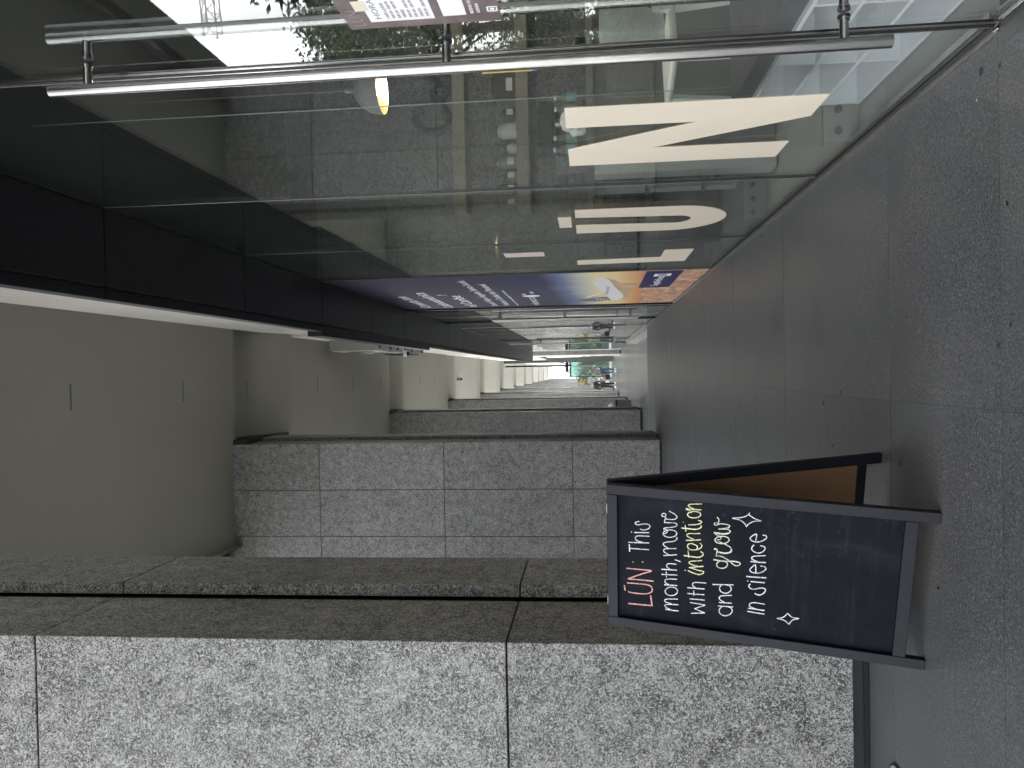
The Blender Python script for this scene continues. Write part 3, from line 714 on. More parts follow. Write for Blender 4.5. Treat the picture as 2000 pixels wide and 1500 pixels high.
# chalk strokes: (width in mm, points across and up the board in metres)
CHALK = [
('LUN','pink',[(7,[(0.0918,0.9976),(0.0937,0.954),(0.0962,0.9109)]),(7,[(0.0954,0.9104),(0.1158,0.9133),(0.1372,0.9162)]),(6,[(0.1651,1.0133),(0.1455,1.011)]),(6.5,[(0.1409,0.9988),(0.139,0.98),(0.14,0.9454),(0.1455,0.9225),(0.1579,0.9106),(0.1734,0.9135),(0.1796,0.9255),(0.1804,0.9512),(0.1775,1.0016)]),(7,[(0.1982,0.9071),(0.197,0.9512),(0.195,0.9986)]),(6.5,[(0.1956,0.9986),(0.2177,0.9569),(0.2383,0.9138)]),(7,[(0.2405,0.9138),(0.2393,0.9569),(0.2378,1.0042)]),(6,[(0.2673,0.9814),(0.2657,0.9797)]),(6,[(0.2723,0.9464),(0.2706,0.9447)])]),
('This','white',[(5.5,[(0.3351,0.9944),(0.3078,0.9933)]),(6,[(0.3204,0.9924),(0.322,0.9569),(0.3236,0.9245)]),(5.5,[(0.3442,0.9961),(0.3475,0.9569),(0.3507,0.9232)]),(5,[(0.3502,0.9457),(0.3544,0.9654),(0.3628,0.9725),(0.3709,0.9696),(0.3747,0.9569),(0.3773,0.9219)]),(5.5,[(0.3863,0.9744),(0.3889,0.9485),(0.3912,0.9234)]),(5,[(0.3878,0.9868),(0.3862,0.9851)]),(5,[(0.402,0.9541),(0.4001,0.9401),(0.4072,0.9248),(0.417,0.9193),(0.4238,0.9262),(0.4239,0.943),(0.4178,0.9626),(0.4213,0.9715),(0.4269,0.971),(0.4321,0.9583)])]),
('month','white',[(6,[(0.089,0.8612),(0.0877,0.84),(0.0886,0.8153)]),(5,[(0.0895,0.8428),(0.0973,0.8598),(0.1047,0.8633),(0.1105,0.8515),(0.1142,0.8151)]),(5,[(0.1143,0.8403),(0.1181,0.86),(0.1253,0.8649),(0.1318,0.8545),(0.137,0.8182)]),(5,[(0.1692,0.8186),(0.1603,0.8213),(0.1527,0.829),(0.1485,0.8398),(0.1486,0.8508),(0.1531,0.8593),(0.1608,0.8631),(0.1698,0.8612),(0.1777,0.8542),(0.1825,0.8437),(0.1831,0.8326),(0.1792,0.8236),(0.1719,0.8189),(0.1631,0.8199)]),(6,[(0.1891,0.8654),(0.1905,0.8439),(0.1921,0.8211)]),(5,[(0.1919,0.8509),(0.1986,0.863),(0.209,0.8631),(0.2144,0.8525),(0.2177,0.822)]),(5.5,[(0.2303,0.8764),(0.2323,0.8499),(0.2347,0.8208)]),(5,[(0.2421,0.8597),(0.2212,0.8593)]),(6,[(0.2509,0.8766),(0.2529,0.8501),(0.2543,0.8233)]),(5,[(0.2551,0.8474),(0.2636,0.858),(0.273,0.8573),(0.2777,0.8462),(0.2776,0.825)]),(5.5,[(0.2949,0.829),(0.2931,0.8202),(0.2901,0.8111)])]),
('move','white',[(5.5,[(0.3069,0.87),(0.3108,0.8479),(0.316,0.8238)]),(4.6,[(0.3117,0.8507),(0.3211,0.8674),(0.33,0.8697),(0.3351,0.8592),(0.3403,0.8249)]),(4.6,[(0.3377,0.8537),(0.347,0.869),(0.356,0.8704),(0.3624,0.8567),(0.3677,0.8348),(0.3774,0.8235),(0.3848,0.8247)]),(4.8,[(0.3853,0.8361),(0.3819,0.8472),(0.3819,0.8585),(0.3852,0.8675),(0.391,0.8721),(0.3981,0.8712),(0.4047,0.8651),(0.4095,0.8551),(0.4112,0.8436),(0.4095,0.8333),(0.4048,0.8263),(0.3982,0.8244),(0.3911,0.8279),(0.3853,0.8361)]),(4.2,[(0.393,0.868),(0.4002,0.8585),(0.4093,0.8586),(0.4126,0.8682)]),(4.6,[(0.4088,0.8695),(0.4157,0.8682),(0.4208,0.8464),(0.4265,0.8287),(0.4337,0.8242),(0.4397,0.8316),(0.4374,0.8684)]),(4.6,[(0.4374,0.8684),(0.4583,0.8645),(0.4608,0.8686),(0.4614,0.8763),(0.4688,0.8774),(0.4734,0.8687),(0.4689,0.8632),(0.4582,0.8653),(0.4522,0.8603),(0.4533,0.8359),(0.4615,0.8246),(0.4727,0.8307),(0.4837,0.8519)])]),
('with','white',[(5.5,[(0.0861,0.768),(0.091,0.7427),(0.0947,0.7209)]),(5,[(0.095,0.7209),(0.1012,0.7402),(0.1071,0.7562)]),(5,[(0.1071,0.7562),(0.1175,0.7378),(0.1266,0.721)]),(5,[(0.1275,0.7211),(0.129,0.7462),(0.1298,0.7724)]),(5.5,[(0.1447,0.774),(0.1462,0.7493),(0.1472,0.7234)]),(5.5,[(0.1654,0.7826),(0.167,0.7524),(0.1689,0.7247)]),(5,[(0.1797,0.7614),(0.1596,0.76)]),(6,[(0.1892,0.783),(0.1907,0.7529),(0.1925,0.7239)]),(5,[(0.1931,0.7557),(0.1996,0.7645),(0.2082,0.7652),(0.2135,0.7588),(0.2158,0.7398),(0.2167,0.7195)])]),
('intention','yellow',[(5.8,[(0.2575,0.7819),(0.2502,0.7622),(0.2475,0.7432),(0.2544,0.7298),(0.2619,0.7305),(0.2636,0.7462)]),(5,[(0.2584,0.7931),(0.2567,0.7915)]),(5.4,[(0.2636,0.7462),(0.2674,0.7625),(0.2713,0.7783)]),(6,[(0.2704,0.7783),(0.2773,0.7519),(0.2819,0.7304)]),(5,[(0.2798,0.7492),(0.2849,0.7737),(0.2917,0.7798),(0.2969,0.7712),(0.3012,0.7496),(0.3049,0.7357)]),(6.5,[(0.316,0.797),(0.3152,0.7715),(0.3155,0.7472),(0.3241,0.7334),(0.3328,0.732),(0.3384,0.7396)]),(4.5,[(0.337,0.7841),(0.311,0.7801)]),(5.2,[(0.344,0.7545),(0.3579,0.7521),(0.3662,0.7697),(0.3623,0.7831),(0.352,0.7857),(0.3424,0.7774),(0.3435,0.7585),(0.3518,0.7413),(0.3631,0.7361),(0.3713,0.7425)]),(6,[(0.3771,0.7901),(0.3804,0.7646),(0.385,0.7411)]),(5.2,[(0.3835,0.7647),(0.3927,0.7863),(0.4001,0.7875),(0.4051,0.7785),(0.4066,0.7597),(0.4096,0.7432)]),(6.5,[(0.4232,0.807),(0.423,0.7841),(0.4239,0.7574),(0.4311,0.7429),(0.4389,0.7396)]),(4.5,[(0.4366,0.7956),(0.4115,0.7926)]),(5.5,[(0.4381,0.7831),(0.4415,0.7604),(0.4473,0.744),(0.4553,0.7394),(0.4593,0.7501)]),(3.6,[(0.4471,0.8025),(0.446,0.8014)]),(5.2,[(0.4755,0.7455),(0.4703,0.7531),(0.4672,0.7637),(0.4671,0.7746),(0.47,0.7832),(0.4752,0.7875),(0.4814,0.7863),(0.4871,0.78),(0.491,0.7701),(0.492,0.7591),(0.4901,0.7495),(0.4855,0.7437),(0.4795,0.743),(0.4735,0.7477)]),(4.2,[(0.4854,0.7852),(0.4866,0.7745),(0.4922,0.7773),(0.4964,0.792)]),(6,[(0.4993,0.7929),(0.4993,0.7668),(0.4997,0.7425)]),(5,[(0.5017,0.7668),(0.5078,0.7829),(0.5134,0.7851),(0.5184,0.7751),(0.5227,0.7408)])]),
('and','white',[(5.5,[(0.1307,0.6738),(0.1326,0.6497),(0.1347,0.6245)]),(5.2,[(0.1284,0.6621),(0.1177,0.6699),(0.1033,0.6686),(0.0957,0.6576),(0.0958,0.6451),(0.1043,0.632),(0.1179,0.6253),(0.1296,0.6301),(0.1325,0.6399)]),(6,[(0.1458,0.6707),(0.1471,0.6502),(0.1491,0.6289)]),(5.2,[(0.1492,0.6538),(0.1566,0.6683),(0.1643,0.6717),(0.1713,0.6669),(0.1751,0.6563),(0.1803,0.6299)]),(5.5,[(0.2144,0.6948),(0.2186,0.6611),(0.2226,0.6255)]),(5.2,[(0.2146,0.6672),(0.2026,0.6717),(0.19,0.6665),(0.1855,0.653),(0.1899,0.6408),(0.2005,0.6322),(0.2116,0.6329),(0.2181,0.6398),(0.2184,0.646)])]),
('grow','cream',[(5.5,[(0.2999,0.6471),(0.2925,0.6492),(0.2863,0.6555),(0.2829,0.6643),(0.2831,0.6735),(0.287,0.6806),(0.2935,0.6838),(0.3009,0.6824),(0.3074,0.6767),(0.3113,0.6681),(0.3116,0.6589),(0.3083,0.6513),(0.3022,0.6474),(0.2948,0.6481)]),(7,[(0.313,0.6937),(0.3114,0.6619),(0.315,0.6253),(0.3131,0.607)]),(4.8,[(0.3131,0.607),(0.3075,0.6042),(0.2991,0.6143),(0.3027,0.6275),(0.3181,0.6463),(0.3287,0.6677),(0.3289,0.6875)]),(5,[(0.3291,0.6862),(0.352,0.6841),(0.3533,0.6921),(0.357,0.6916),(0.3554,0.6855),(0.3464,0.6813)]),(8,[(0.3449,0.6813),(0.343,0.6575),(0.3491,0.6394),(0.3586,0.635)]),(4.4,[(0.3586,0.635),(0.3684,0.64),(0.379,0.6612),(0.3855,0.6797)]),(5.6,[(0.391,0.6455),(0.3844,0.6519),(0.3798,0.6623),(0.3784,0.6741),(0.3805,0.6845),(0.3856,0.6909),(0.3925,0.6918),(0.3995,0.687),(0.4049,0.6776),(0.4074,0.6659),(0.4064,0.6548),(0.4021,0.647),(0.3957,0.6442),(0.3885,0.6472)]),(4,[(0.3907,0.6851),(0.3952,0.6734),(0.4028,0.6723),(0.4077,0.6803),(0.4135,0.6936)]),(8,[(0.4177,0.695),(0.4165,0.6648),(0.4217,0.6468)]),(5,[(0.4217,0.6468),(0.4283,0.6413),(0.4352,0.6498),(0.4337,0.6784)]),(7,[(0.4336,0.6797),(0.4377,0.6602),(0.4436,0.6461)]),(4.4,[(0.4436,0.6461),(0.4506,0.6438),(0.4542,0.6555),(0.454,0.6763),(0.4471,0.6892),(0.4502,0.6958),(0.4564,0.6934),(0.4554,0.6842),(0.4682,0.6806),(0.4777,0.6869)])]),
('insilence','white',[(6,[(0.1247,0.5726),(0.1231,0.5454),(0.1223,0.5173)]),(6,[(0.1374,0.5708),(0.1371,0.5442),(0.1367,0.5174)]),(5.2,[(0.1387,0.5443),(0.143,0.5619),(0.1512,0.5683),(0.1594,0.5625),(0.163,0.5487),(0.1617,0.5172)]),(5.6,[(0.199,0.5509),(0.1953,0.5361),(0.2035,0.5227),(0.2177,0.5161),(0.224,0.5235),(0.2227,0.5355),(0.2158,0.5542),(0.2169,0.5663),(0.226,0.5727),(0.2338,0.5683)]),(6,[(0.2443,0.566),(0.2451,0.5432),(0.2458,0.5207)]),(5,[(0.246,0.5774),(0.2443,0.5762)]),(6,[(0.2622,0.581),(0.2635,0.5491),(0.2658,0.5164)]),(5.4,[(0.2788,0.5506),(0.3103,0.5535),(0.303,0.5626),(0.2908,0.5708),(0.2819,0.5661),(0.2797,0.548),(0.2868,0.5295),(0.2994,0.5184),(0.3081,0.5227),(0.3087,0.5363)]),(6,[(0.3219,0.5693),(0.3226,0.5463),(0.3244,0.5208)]),(5.4,[(0.3238,0.5463),(0.3307,0.5637),(0.3383,0.566),(0.3438,0.559),(0.346,0.5489),(0.3509,0.5219)]),(5.6,[(0.3862,0.5615),(0.3735,0.5683),(0.3625,0.5623),(0.3578,0.5459),(0.3648,0.531),(0.3775,0.5239),(0.3847,0.5284),(0.3863,0.5389)]),(5.4,[(0.4056,0.5554),(0.4276,0.5541),(0.4252,0.5621),(0.413,0.5739),(0.4028,0.5698),(0.3991,0.5526),(0.4054,0.5343),(0.4178,0.5214),(0.4267,0.5242),(0.427,0.5327)])]),
('stars','white',[(4.6,[(0.5052,0.5795),(0.4969,0.5851),(0.4869,0.6017),(0.4794,0.6356)]),(4.6,[(0.4794,0.6356),(0.4747,0.6098),(0.463,0.5941),(0.4524,0.5886)]),(4.6,[(0.453,0.5886),(0.4646,0.5805),(0.4753,0.564),(0.4797,0.5407)]),(4.6,[(0.4797,0.5407),(0.4861,0.5627),(0.4987,0.5826)]),(4.6,[(0.137,0.4392),(0.1192,0.454),(0.1118,0.4733)]),(4.6,[(0.1118,0.4733),(0.1086,0.4501),(0.0951,0.4325)]),(4.6,[(0.0951,0.4325),(0.1123,0.4231),(0.123,0.4014)]),(4.6,[(0.123,0.4014),(0.1244,0.4237),(0.137,0.4392)])]),
]

# ---------------------------------------------------------------- chalkboard A-frame
M['frame_paint'] = paint('black_wood_paint', (0.008,0.0088,0.0135), 0.5, 0.25, 9.0, 0.2)
mm = mat('chalkboard', rough=0.7, spec=0.06); t = NT(mm)
mp = t.n('Mapping'); mp.inputs['Scale'].default_value = (1.0, 1.0, 0.35); t.l(t.pos(False), mp.inputs['Vector'])
n1 = t.noise(mp.outputs[0], 5.0, 6.0, 0.68, 1.0); n2 = t.noise(t.pos(False), 60.0, 3.0, 0.6); n3 = t.noise(t.pos(False), 3.0, 3.0, 0.6)
c = t.ramp(n1.outputs[0], [(0.32, (0.0065,0.007,0.0105)), (0.55, (0.009,0.0095,0.014)), (0.76, (0.020,0.021,0.027))])
sm = t.math('MULTIPLY', t.ramp(n2.outputs[0], [(0.60, (0,0,0)), (0.75, (1,1,1))]), t.ramp(n3.outputs[0], [(0.52, (0,0,0)), (0.7, (1,1,1))]))
mp2 = t.n('Mapping'); mp2.inputs['Scale'].default_value = (2.2, 2.2, 26.0); mp2.inputs['Rotation'].default_value = (0, 0.06, 0); t.l(t.pos(False), mp2.inputs['Vector'])
n4 = t.noise(mp2.outputs[0], 1.6, 5.0, 0.7, 0.5)
wipe = t.math('MULTIPLY', t.ramp(n4.outputs[0], [(0.52, (0,0,0)), (0.78, (1,1,1))]), t.ramp(n3.outputs[0], [(0.38, (0,0,0)), (0.62, (1,1,1))]))
c = t.mix(t.math("MULTIPLY", wipe, 0.035), c, (0.42,0.43,0.46))
t.l(t.mix(t.math('MULTIPLY', sm, 0.10), c, (0.5,0.5,0.52)), t.b.inputs['Base Color'])
M['chalkboard'] = mm
M['hardboard'] = paint('brown_hardboard', (0.14,0.078,0.038), 0.7, 0.12, 8.0)
def chalk(name, col):
    mm = mat(name, col, 0.9, 0, 0.1); t = NT(mm)
    n1 = t.noise(t.pos(False), 260.0, 3.0, 0.7); n2 = t.noise(t.pos(False), 40.0, 2.0, 0.5)
    f = t.math('ADD', n1.outputs[0], t.math('MULTIPLY_ADD', n2.outputs[0], 0.3, -0.15))
    t.l(t.ramp(f, [(0.34, tuple(0.02 + 0.16*v for v in col)), (0.47, tuple(0.66*v for v in col)), (0.62, tuple(0.92*v for v in col))]), t.b.inputs['Base Color'])
    return mm
CH = {'white': chalk('white_chalk', (0.82,0.81,0.84)), 'yellow': chalk('yellow_chalk', (0.86,0.86,0.52)), 'pink': chalk('pink_chalk', (0.80,0.44,0.40)), 'cream': chalk('cream_chalk', (0.80,0.81,0.66))}
A0 = Vector((-1.0245, 2.6965, 0.0)); DX = Vector((0.9666, -0.2563, 0.0)); NY = Vector((0.2563, 0.9666, 0.0)); DEP = 0.5447; HT = 1.045
W_ = 0.573
ang = math.atan2(DX.y, DX.x)
sign = thing('chalkboard_sign', 'black folding chalkboard sign with a handwritten message, standing by the first granite pier', 'chalkboard', (A0.x, A0.y, 0.001), rz=ang)
SPL = DEP/2 - 0.026
Ls = math.hypot(SPL, HT)
vF = Vector((0, SPL, HT)) / Ls          # up along the front leaf, in the sign's own axes
nF = Vector((0, -HT, SPL)) / Ls         # outward from the front leaf
vB = Vector((0, -SPL, HT)) / Ls
nB = Vector((0, HT, SPL)) / Ls
T_ = 0.023
def leaf(base, v, n, nm_board, m_board, back):
    def bar(nm, u0, u1, w0, w1, th=T_, inset=0.0):
        o = base + Vector((u0, 0, 0)) + v*w0 - n*(th + inset)
        b = MB().obox(o, Vector((u1-u0, 0, 0)), v*(w1-w0), n*th)
        return b.build(nm, M['frame_paint'], sign, bevel=0.0018)
    sw = 0.038
    bar('stile', 0, sw, 0.0, Ls - 0.001); bar('stile', W_ - sw, W_, 0.0, Ls - 0.001)
    bar('top_rail', sw + .0003, W_ - sw - .0003, Ls - 0.039, Ls - 0.0015, T_ - .0006, .0003)
    bar('bottom_rail', sw + .0003, W_ - sw - .0003, 0.062, 0.102, T_ - .0006, .0003)
    o = base + Vector((sw - .006, 0, 0)) + v*0.098 - n*(0.0213)
    MB().obox(o, Vector((W_ - 2*sw + .012, 0, 0)), v*(Ls - 0.132), n*0.0035).build(nm_board, m_board, sign)
leaf(Vector((0, 0, 0)), vF, nF, 'chalk_panel', M['chalkboard'], False)
leaf(Vector((0, DEP, 0)), vB, nB, 'rear_panel', M['hardboard'], True)
for u in (0.10, W_ - 0.10):
    MB().obox(Vector((u - .02, DEP/2 - .014, HT - .003)), Vector((.04, 0, 0)), Vector((0, .028, 0)), Vector((0, 0, .0025))).build('hinge', M['steel'], sign)
def spline(pts, n=7):
    if len(pts) < 3: return [Vector(p) for p in pts]
    P = [Vector(p) for p in pts]; P = [2*P[0]-P[1]] + P + [2*P[-1]-P[-2]]
    out = []
    for i in range(1, len(P)-2):
        for j in range(n):
            u = j/n
            out.append(0.5*((2*P[i]) + (P[i+1]-P[i-1])*u + (2*P[i-1]-5*P[i]+4*P[i+1]-P[i+2])*u*u + (3*P[i]-P[i-1]-3*P[i+1]+P[i+2])*u**3))
    out.append(P[-2]); return out
groups_ = []
for w, colr, strokes in CHALK:
    if w == 'stars': groups_ += [(colr, strokes[:4]), (colr, strokes[4:])]
    else: groups_.append((colr, strokes))
for colr, strokes in groups_:
    mb = MB()
    for si, (wd, pts) in enumerate(strokes):
        q = spline(pts)
        hw = wd * 0.001 * 0.36
        lo, hi = [], []
        off = -0.0172 + 0.00004 * si
        for i, p in enumerate(q):
            d = (q[min(i+1, len(q)-1)] - q[max(i-1, 0)])
            d = d.normalized() if d.length > 1e-7 else Vector((1, 0))
            nr = Vector((-d.y, d.x))
            k = hw * random.uniform(0.86, 1.1)
            e = d * hw * 0.6 * (-1 if i == 0 else (1 if i == len(q)-1 else 0))
            for lst, sgn in ((lo, -1), (hi, 1)):
                s2 = p + nr*k*sgn + e
                lst.append(Vector((s2.x, 0, 0)) + vF*s2.y + nF*off)
        n_ = len(q)
        mb.add(lo + hi, [(i, i+1, n_+i+1, n_+i) for i in range(n_-1)])
    mb.build('handwriting', CH[colr], sign)

# steel floor disc at the photograph's lower corner
fd = thing('floor_access_cover', 'round steel access cover set in the floor beside the first pier', 'floor cover', (-1.545, 2.945, 0.0015))
MB().lathe((0,0,0), [(0.075, 0.0), (0.075, 0.003), (0.070, 0.004)], 28).build('rim', M['black'], fd, True)
MB().lathe((0,0,0.0041), [(0.066, 0.0), (0.066, 0.0012)], 28).build('cover_disc', M['grey_metal'], fd)
MB().lathe((0,0,0.0054), [(0.016, 0.0), (0.016, 0.0008)], 16).build('centre_bolt', M['black'], fd)
for a in (0.6, 2.7, 4.8): MB().lathe((0.045*math.cos(a), 0.045*math.sin(a), 0.0054), [(0.005, 0), (0.005, 0.0006)], 8).build('screw', M['black'], fd)

# bits of leaf, grit and gum on the paving
lit = MB(); rl = random.Random(19)
for k in range(60):
    x, y = rl.uniform(-1.05, 0.84), 1.9 + 12*rl.random()**1.6
    s_ = rl.choice((0.004, 0.005, 0.006, 0.009)); z = fz(y) + 0.0012; a = rl.uniform(0, 6.28)
    u = Vector((math.cos(a), math.sin(a), 0)); w = Vector((-math.sin(a), math.cos(a), 0))
    c_ = Vector((x, y, z))
    lit.add([c_ - u*s_, c_ + w*s_*0.6 + Vector((0,0,0.002)), c_ + u*s_*1.3, c_ - w*s_*0.5 + Vector((0,0,0.001))], [(0,1,2,3), (3,2,1,0)], 0 if rl.random() < 0.7 else 1)
tag(lit.build('litter', [M['black'], M['paper']]), kind='stuff')
gum = MB()
for k in range(40):
    x, y = rl.uniform(-1.05, 0.84), 1.9 + 9*rl.random(); r_ = rl.uniform(0.006, 0.013)
    gum.lathe((x, y, fz(y) + 0.0008), [(r_, 0), (r_*0.8, 0.0012)], 9)
tag(gum.build('gum_spots', mat('old_gum', (0.035,0.035,0.036), 0.7)), kind='stuff')

# ---------------------------------------------------------------- cafe interior
M['cafe_wall'] = granite('cafe_granite', 0.36, 0.27, 0.07, 40, 0.95)
M['cafe_ceiling'] = paint('cafe_ceiling_paint', (0.03,0.033,0.037), 0.7)
M['shelf_wood'] = paint('pale_shelf', (0.36,0.32,0.25), 0.55, 0.08, 4.0)
M['white_paint'] = paint('white_melamine', (0.74,0.75,0.78), 0.45, 0.04, 3.0)
M['bench_top'] = paint('slate_top', (0.065,0.072,0.082), 0.6, 0.3, 9.0)
M['bar_grey'] = paint('bar_front', (0.13,0.13,0.12), 0.5, 0.08, 3.0)
M['bar_pale'] = paint('bar_side_pale', (0.46,0.49,0.48), 0.5, 0.06, 3.0)
M['dark_machine'] = paint('machine_black', (0.02,0.02,0.022), 0.35, 0.2)
M['brown'] = paint('brown_jar', (0.11,0.075,0.05), 0.4, 0.2, 12)
struct('cafe_back_wall', MB().box(0.905, 6.2, 7.035, 7.2, -0.4, 3.60), M['cafe_wall'])
struct('cafe_side_wall', MB().box(6.0, 6.2, 0.29, 7.034, -0.4, 3.60), M['wall_white'])
struct('cafe_rear_wall', MB().box(1.31, 6.2, 0.2, 0.289, -0.4, 3.60), M['wall_white'])
struct('cafe_ceiling', MB().box(0.902, 6.2, 0.291, 14.9, 3.605, 3.70), M['cafe_ceiling'])
struct('lobby_wall', MB().box(3.9, 4.1, 7.21, 33.0, -0.6, 3.60), M['granite_far'])
struct('lobby_end_wall', MB().box(1.0, 3.89, 33.0, 33.2, -0.6, 3.60), M['granite_far'])
bench = thing('cube_shelf', 'low white open cube shelf under a dark slab beside the glass', 'shelf', (1.05, 1.0, 0.0))
yl = [0.0, 0.56, 1.12, 1.68, 2.25]; zl = [0.0, 0.145, 0.285, 0.425]
for z in zl: MB().box(0, 0.40, 0, 2.25, z, z + 0.012).build('shelf_board', M['white_paint'], bench)
for y in (0.0, 0.45, 0.90, 1.35, 1.80, 2.238):
    for z0, z1 in zip(zl[:-1], zl[1:]): MB().box(0.002, 0.39, y, y + 0.012, z0 + 0.0125, z1 - 0.0005).build('divider', M['white_paint'], bench)
MB().box(0.401, 0.412, 0, 2.25, 0.0, 0.437).build('back_board', M['white_paint'], bench)
MB().box(0.02, 1.25, -0.02, 2.26, 0.438, 0.50).build('slab_top', M['bench_top'], bench)
bar = thing('coffee_bar', 'grey coffee bar counter with pale end panel behind the glass', 'counter', (1.17, 4.62, 0.0))
MB().box(0.02, 3.4, -0.02, 1.32, 1.045, 1.085).build('counter_top', M['bar_grey'], bar)
MB().box(0.10, 3.4, 0.02, 0.05, 0.0, 1.044).build('front_panel', M['bar_grey'], bar)
MB().box(-0.01, 0.06, 0.0, 0.14, 0.0, 1.044).build('end_panel', M['bar_pale'], bar)
MB().box(0.16, 0.22, 1.16, 1.30, 0.0, 1.044).build('end_panel', M['bar_pale'], bar)
for z in (0.25, 0.65): MB().box(0.10, 1.6, 0.10, 1.1, z, z + 0.02).build('inner_shelf', M['bar_grey'], bar)
MB().box(0.20, 0.9, 0.2, 0.9, 0.271, 0.62).build('drawer_unit', M['dark_machine'], bar)
for z in (1.585, 2.145):
    sh = thing('wall_shelf', 'upper pale wall shelf carrying the dark Coffee sign' if z > 2 else 'lower pale wall shelf lined with small jars', 'shelf', (1.42, 6.74, z))
    MB().box(0, 3.0, 0, 0.29, 0, 0.105).build('board', M['shelf_wood'], sh)
def jar(x, r, h, m_, label, name='jar', square=False):
    t_ = thing(name, label, 'jar', (x, 6.83, 1.691), 'jars on the lower shelf')
    if square: MB().box(-r, r, -0.05, 0.05, 0, h).build('body', m_, t_, bevel=0.004)
    else: MB().lathe((0,0,0), [(r*0.9, 0), (r, 0.02), (r, h*0.8), (r*0.7, h*0.9), (r*0.7, h)], 14).build('body', m_, t_, True)
    MB().box(-r*0.5, r*0.5, -r-0.004 if not square else -0.056, -r-0.001 if not square else -0.0505, 0.03, 0.085).build('paper_label', M['paper'], t_.children[-1])
    MB().lathe((0,0,h+0.0005), [(r*0.72, 0), (r*0.72, 0.012)], 12).build('lid', M['grey_dark'], t_)
M['glass_jar'] = mat('frosted_jar', (0.28,0.28,0.25), 0.3)
jar(2.52, 0.11, 0.20, M['brown'], 'wide brown jar under the Coffee letters', square=True)
jar(2.28, 0.05, 0.11, M['brown'], 'small brown jar between the wide brown jar and the pale canister')
jar(2.13, 0.075, 0.17, M['white_plastic'], 'pale canister, widest pale jar on the lower shelf')
jar(1.97, 0.045, 0.09, M['white_plastic'], 'short pale cup between the two canisters')
jar(1.85, 0.06, 0.18, M['glass_jar'], 'tall grey glass jar with a paper label')
jar(1.73, 0.045, 0.10, M['glass_jar'], 'small grey jar with a label, middle of the shelf')
jar(1.62, 0.045, 0.17, M['brown'], 'tall brown glass jar towards the shelf end')
jar(1.50, 0.04, 0.12, M['glass_jar'], 'last small grey jar at the corridor end of the shelf')
# dark script sign: strokes bent from flat bar
cs = thing('coffee_sign', 'dark metal script sign reading Coffee standing on the upper shelf', 'sign', (0, 0, 0))
def script(pts, r=0.017):
    q = [Vector((p[0], 6.80, p[1])) for p in pts]
    s3 = []
    P = [2*q[0]-q[1]] + q + [2*q[-1]-q[-2]]
    for i in range(1, len(P)-2):
        for j in range(6):
            u = j/6
            s3.append(0.5*((2*P[i]) + (P[i+1]-P[i-1])*u + (2*P[i-1]-5*P[i]+4*P[i+1]-P[i+2])*u*u + (3*P[i]-P[i-1]-3*P[i+1]+P[i+2])*u**3))
    s3.append(P[-2]); return s3
def wpt(px, py): # script points measured on the shelf plane
    return (0.0, 0.0)
CF = {'letter_c': [(2.37,2.60),(2.33,2.585),(2.345,2.53),(2.30,2.59),(2.22,2.58),(2.165,2.50),(2.155,2.40),(2.19,2.315),(2.26,2.285),(2.33,2.31),(2.41,2.36)],
      'letter_o': [(2.41,2.36),(2.44,2.42),(2.48,2.44),(2.52,2.41),(2.52,2.34),(2.475,2.315),(2.435,2.35),(2.45,2.41),(2.50,2.42),(2.56,2.38)],
      'letter_f': [(2.56,2.36),(2.62,2.44),(2.665,2.54),(2.66,2.60),(2.625,2.58),(2.605,2.48),(2.60,2.36),(2.60,2.27),(2.625,2.255),(2.64,2.31),(2.69,2.36)]}
for nm, pts in CF.items(): MB().tube(script(pts), 0.031, 6).build(nm, M['dark_machine'], cs, True)
MB().tube(script([(x + 0.13, z) for x, z in CF['letter_f']]), 0.031, 6).build('letter_f', M['dark_machine'], cs, True)
el = [(2.82,2.36),(2.88,2.39),(2.89,2.43),(2.86,2.44),(2.835,2.39),(2.85,2.32),(2.90,2.31),(2.95,2.36)]
MB().tube(script(el), 0.026, 6).build('letter_e', M['dark_machine'], cs, True)
MB().tube(script([(x + 0.13, z) for x, z in el]), 0.026, 6).build('letter_e', M['dark_machine'], cs, True)
MB().tube(script([(3.03,2.44),(3.07,2.52),(3.14,2.50),(3.13,2.44),(3.08,2.44),(3.10,2.48)]), 0.018, 6).build('flourish', M['dark_machine'], cs, True)
MB().tube(script([(3.15,2.40),(3.19,2.49),(3.27,2.47),(3.26,2.39),(3.19,2.39),(3.21,2.44)]), 0.018, 6).build('flourish', M['dark_machine'], cs, True)
MB().box(2.15, 3.3, 6.78, 6.82, 2.2505, 2.262).build('base_rail', M['dark_machine'], cs)
# pendant lamp
M['bulb'] = bpy.data.materials.new('lit_bulb'); M['bulb'].use_nodes = True
tb = NT(M['bulb']); tb.b.inputs['Emission Color'].default_value = (1.0, 0.72, 0.36, 1); tb.b.inputs['Emission Strength'].default_value = 1.6; tb.b.inputs['Base Color'].default_value = (1,0.8,0.5,1)
M['shade'] = mat('grey_shade', (0.20,0.20,0.19), 0.5)
M['shade_in'] = mat('amber_shade_inside', (0.07,0.036,0.006), 0.5)
lamp = thing('pendant_lamp', 'grey dome pendant lamp with a lit amber inside, hanging in the cafe', 'lamp', (1.52, 4.05, 2.165))
prof = [(0.132*math.cos(a), 0.155*math.sin(a)) for a in [math.pi/2*k/9 for k in range(10)]]
mb = MB(); n = 26
for r, h in prof[:-1]:
    for k in range(n): mb.v.append((r*math.cos(2*math.pi*k/n), r*math.sin(2*math.pi*k/n), h))
for i in range(len(prof)-2):
    for k in range(n):
        mb.f.append((i*n+k, i*n+(k+1) % n, (i+1)*n+(k+1) % n, (i+1)*n+k)); mb.mi.append(0)
mb.f.append(tuple((len(prof)-2)*n + k for k in range(n))); mb.mi.append(0)
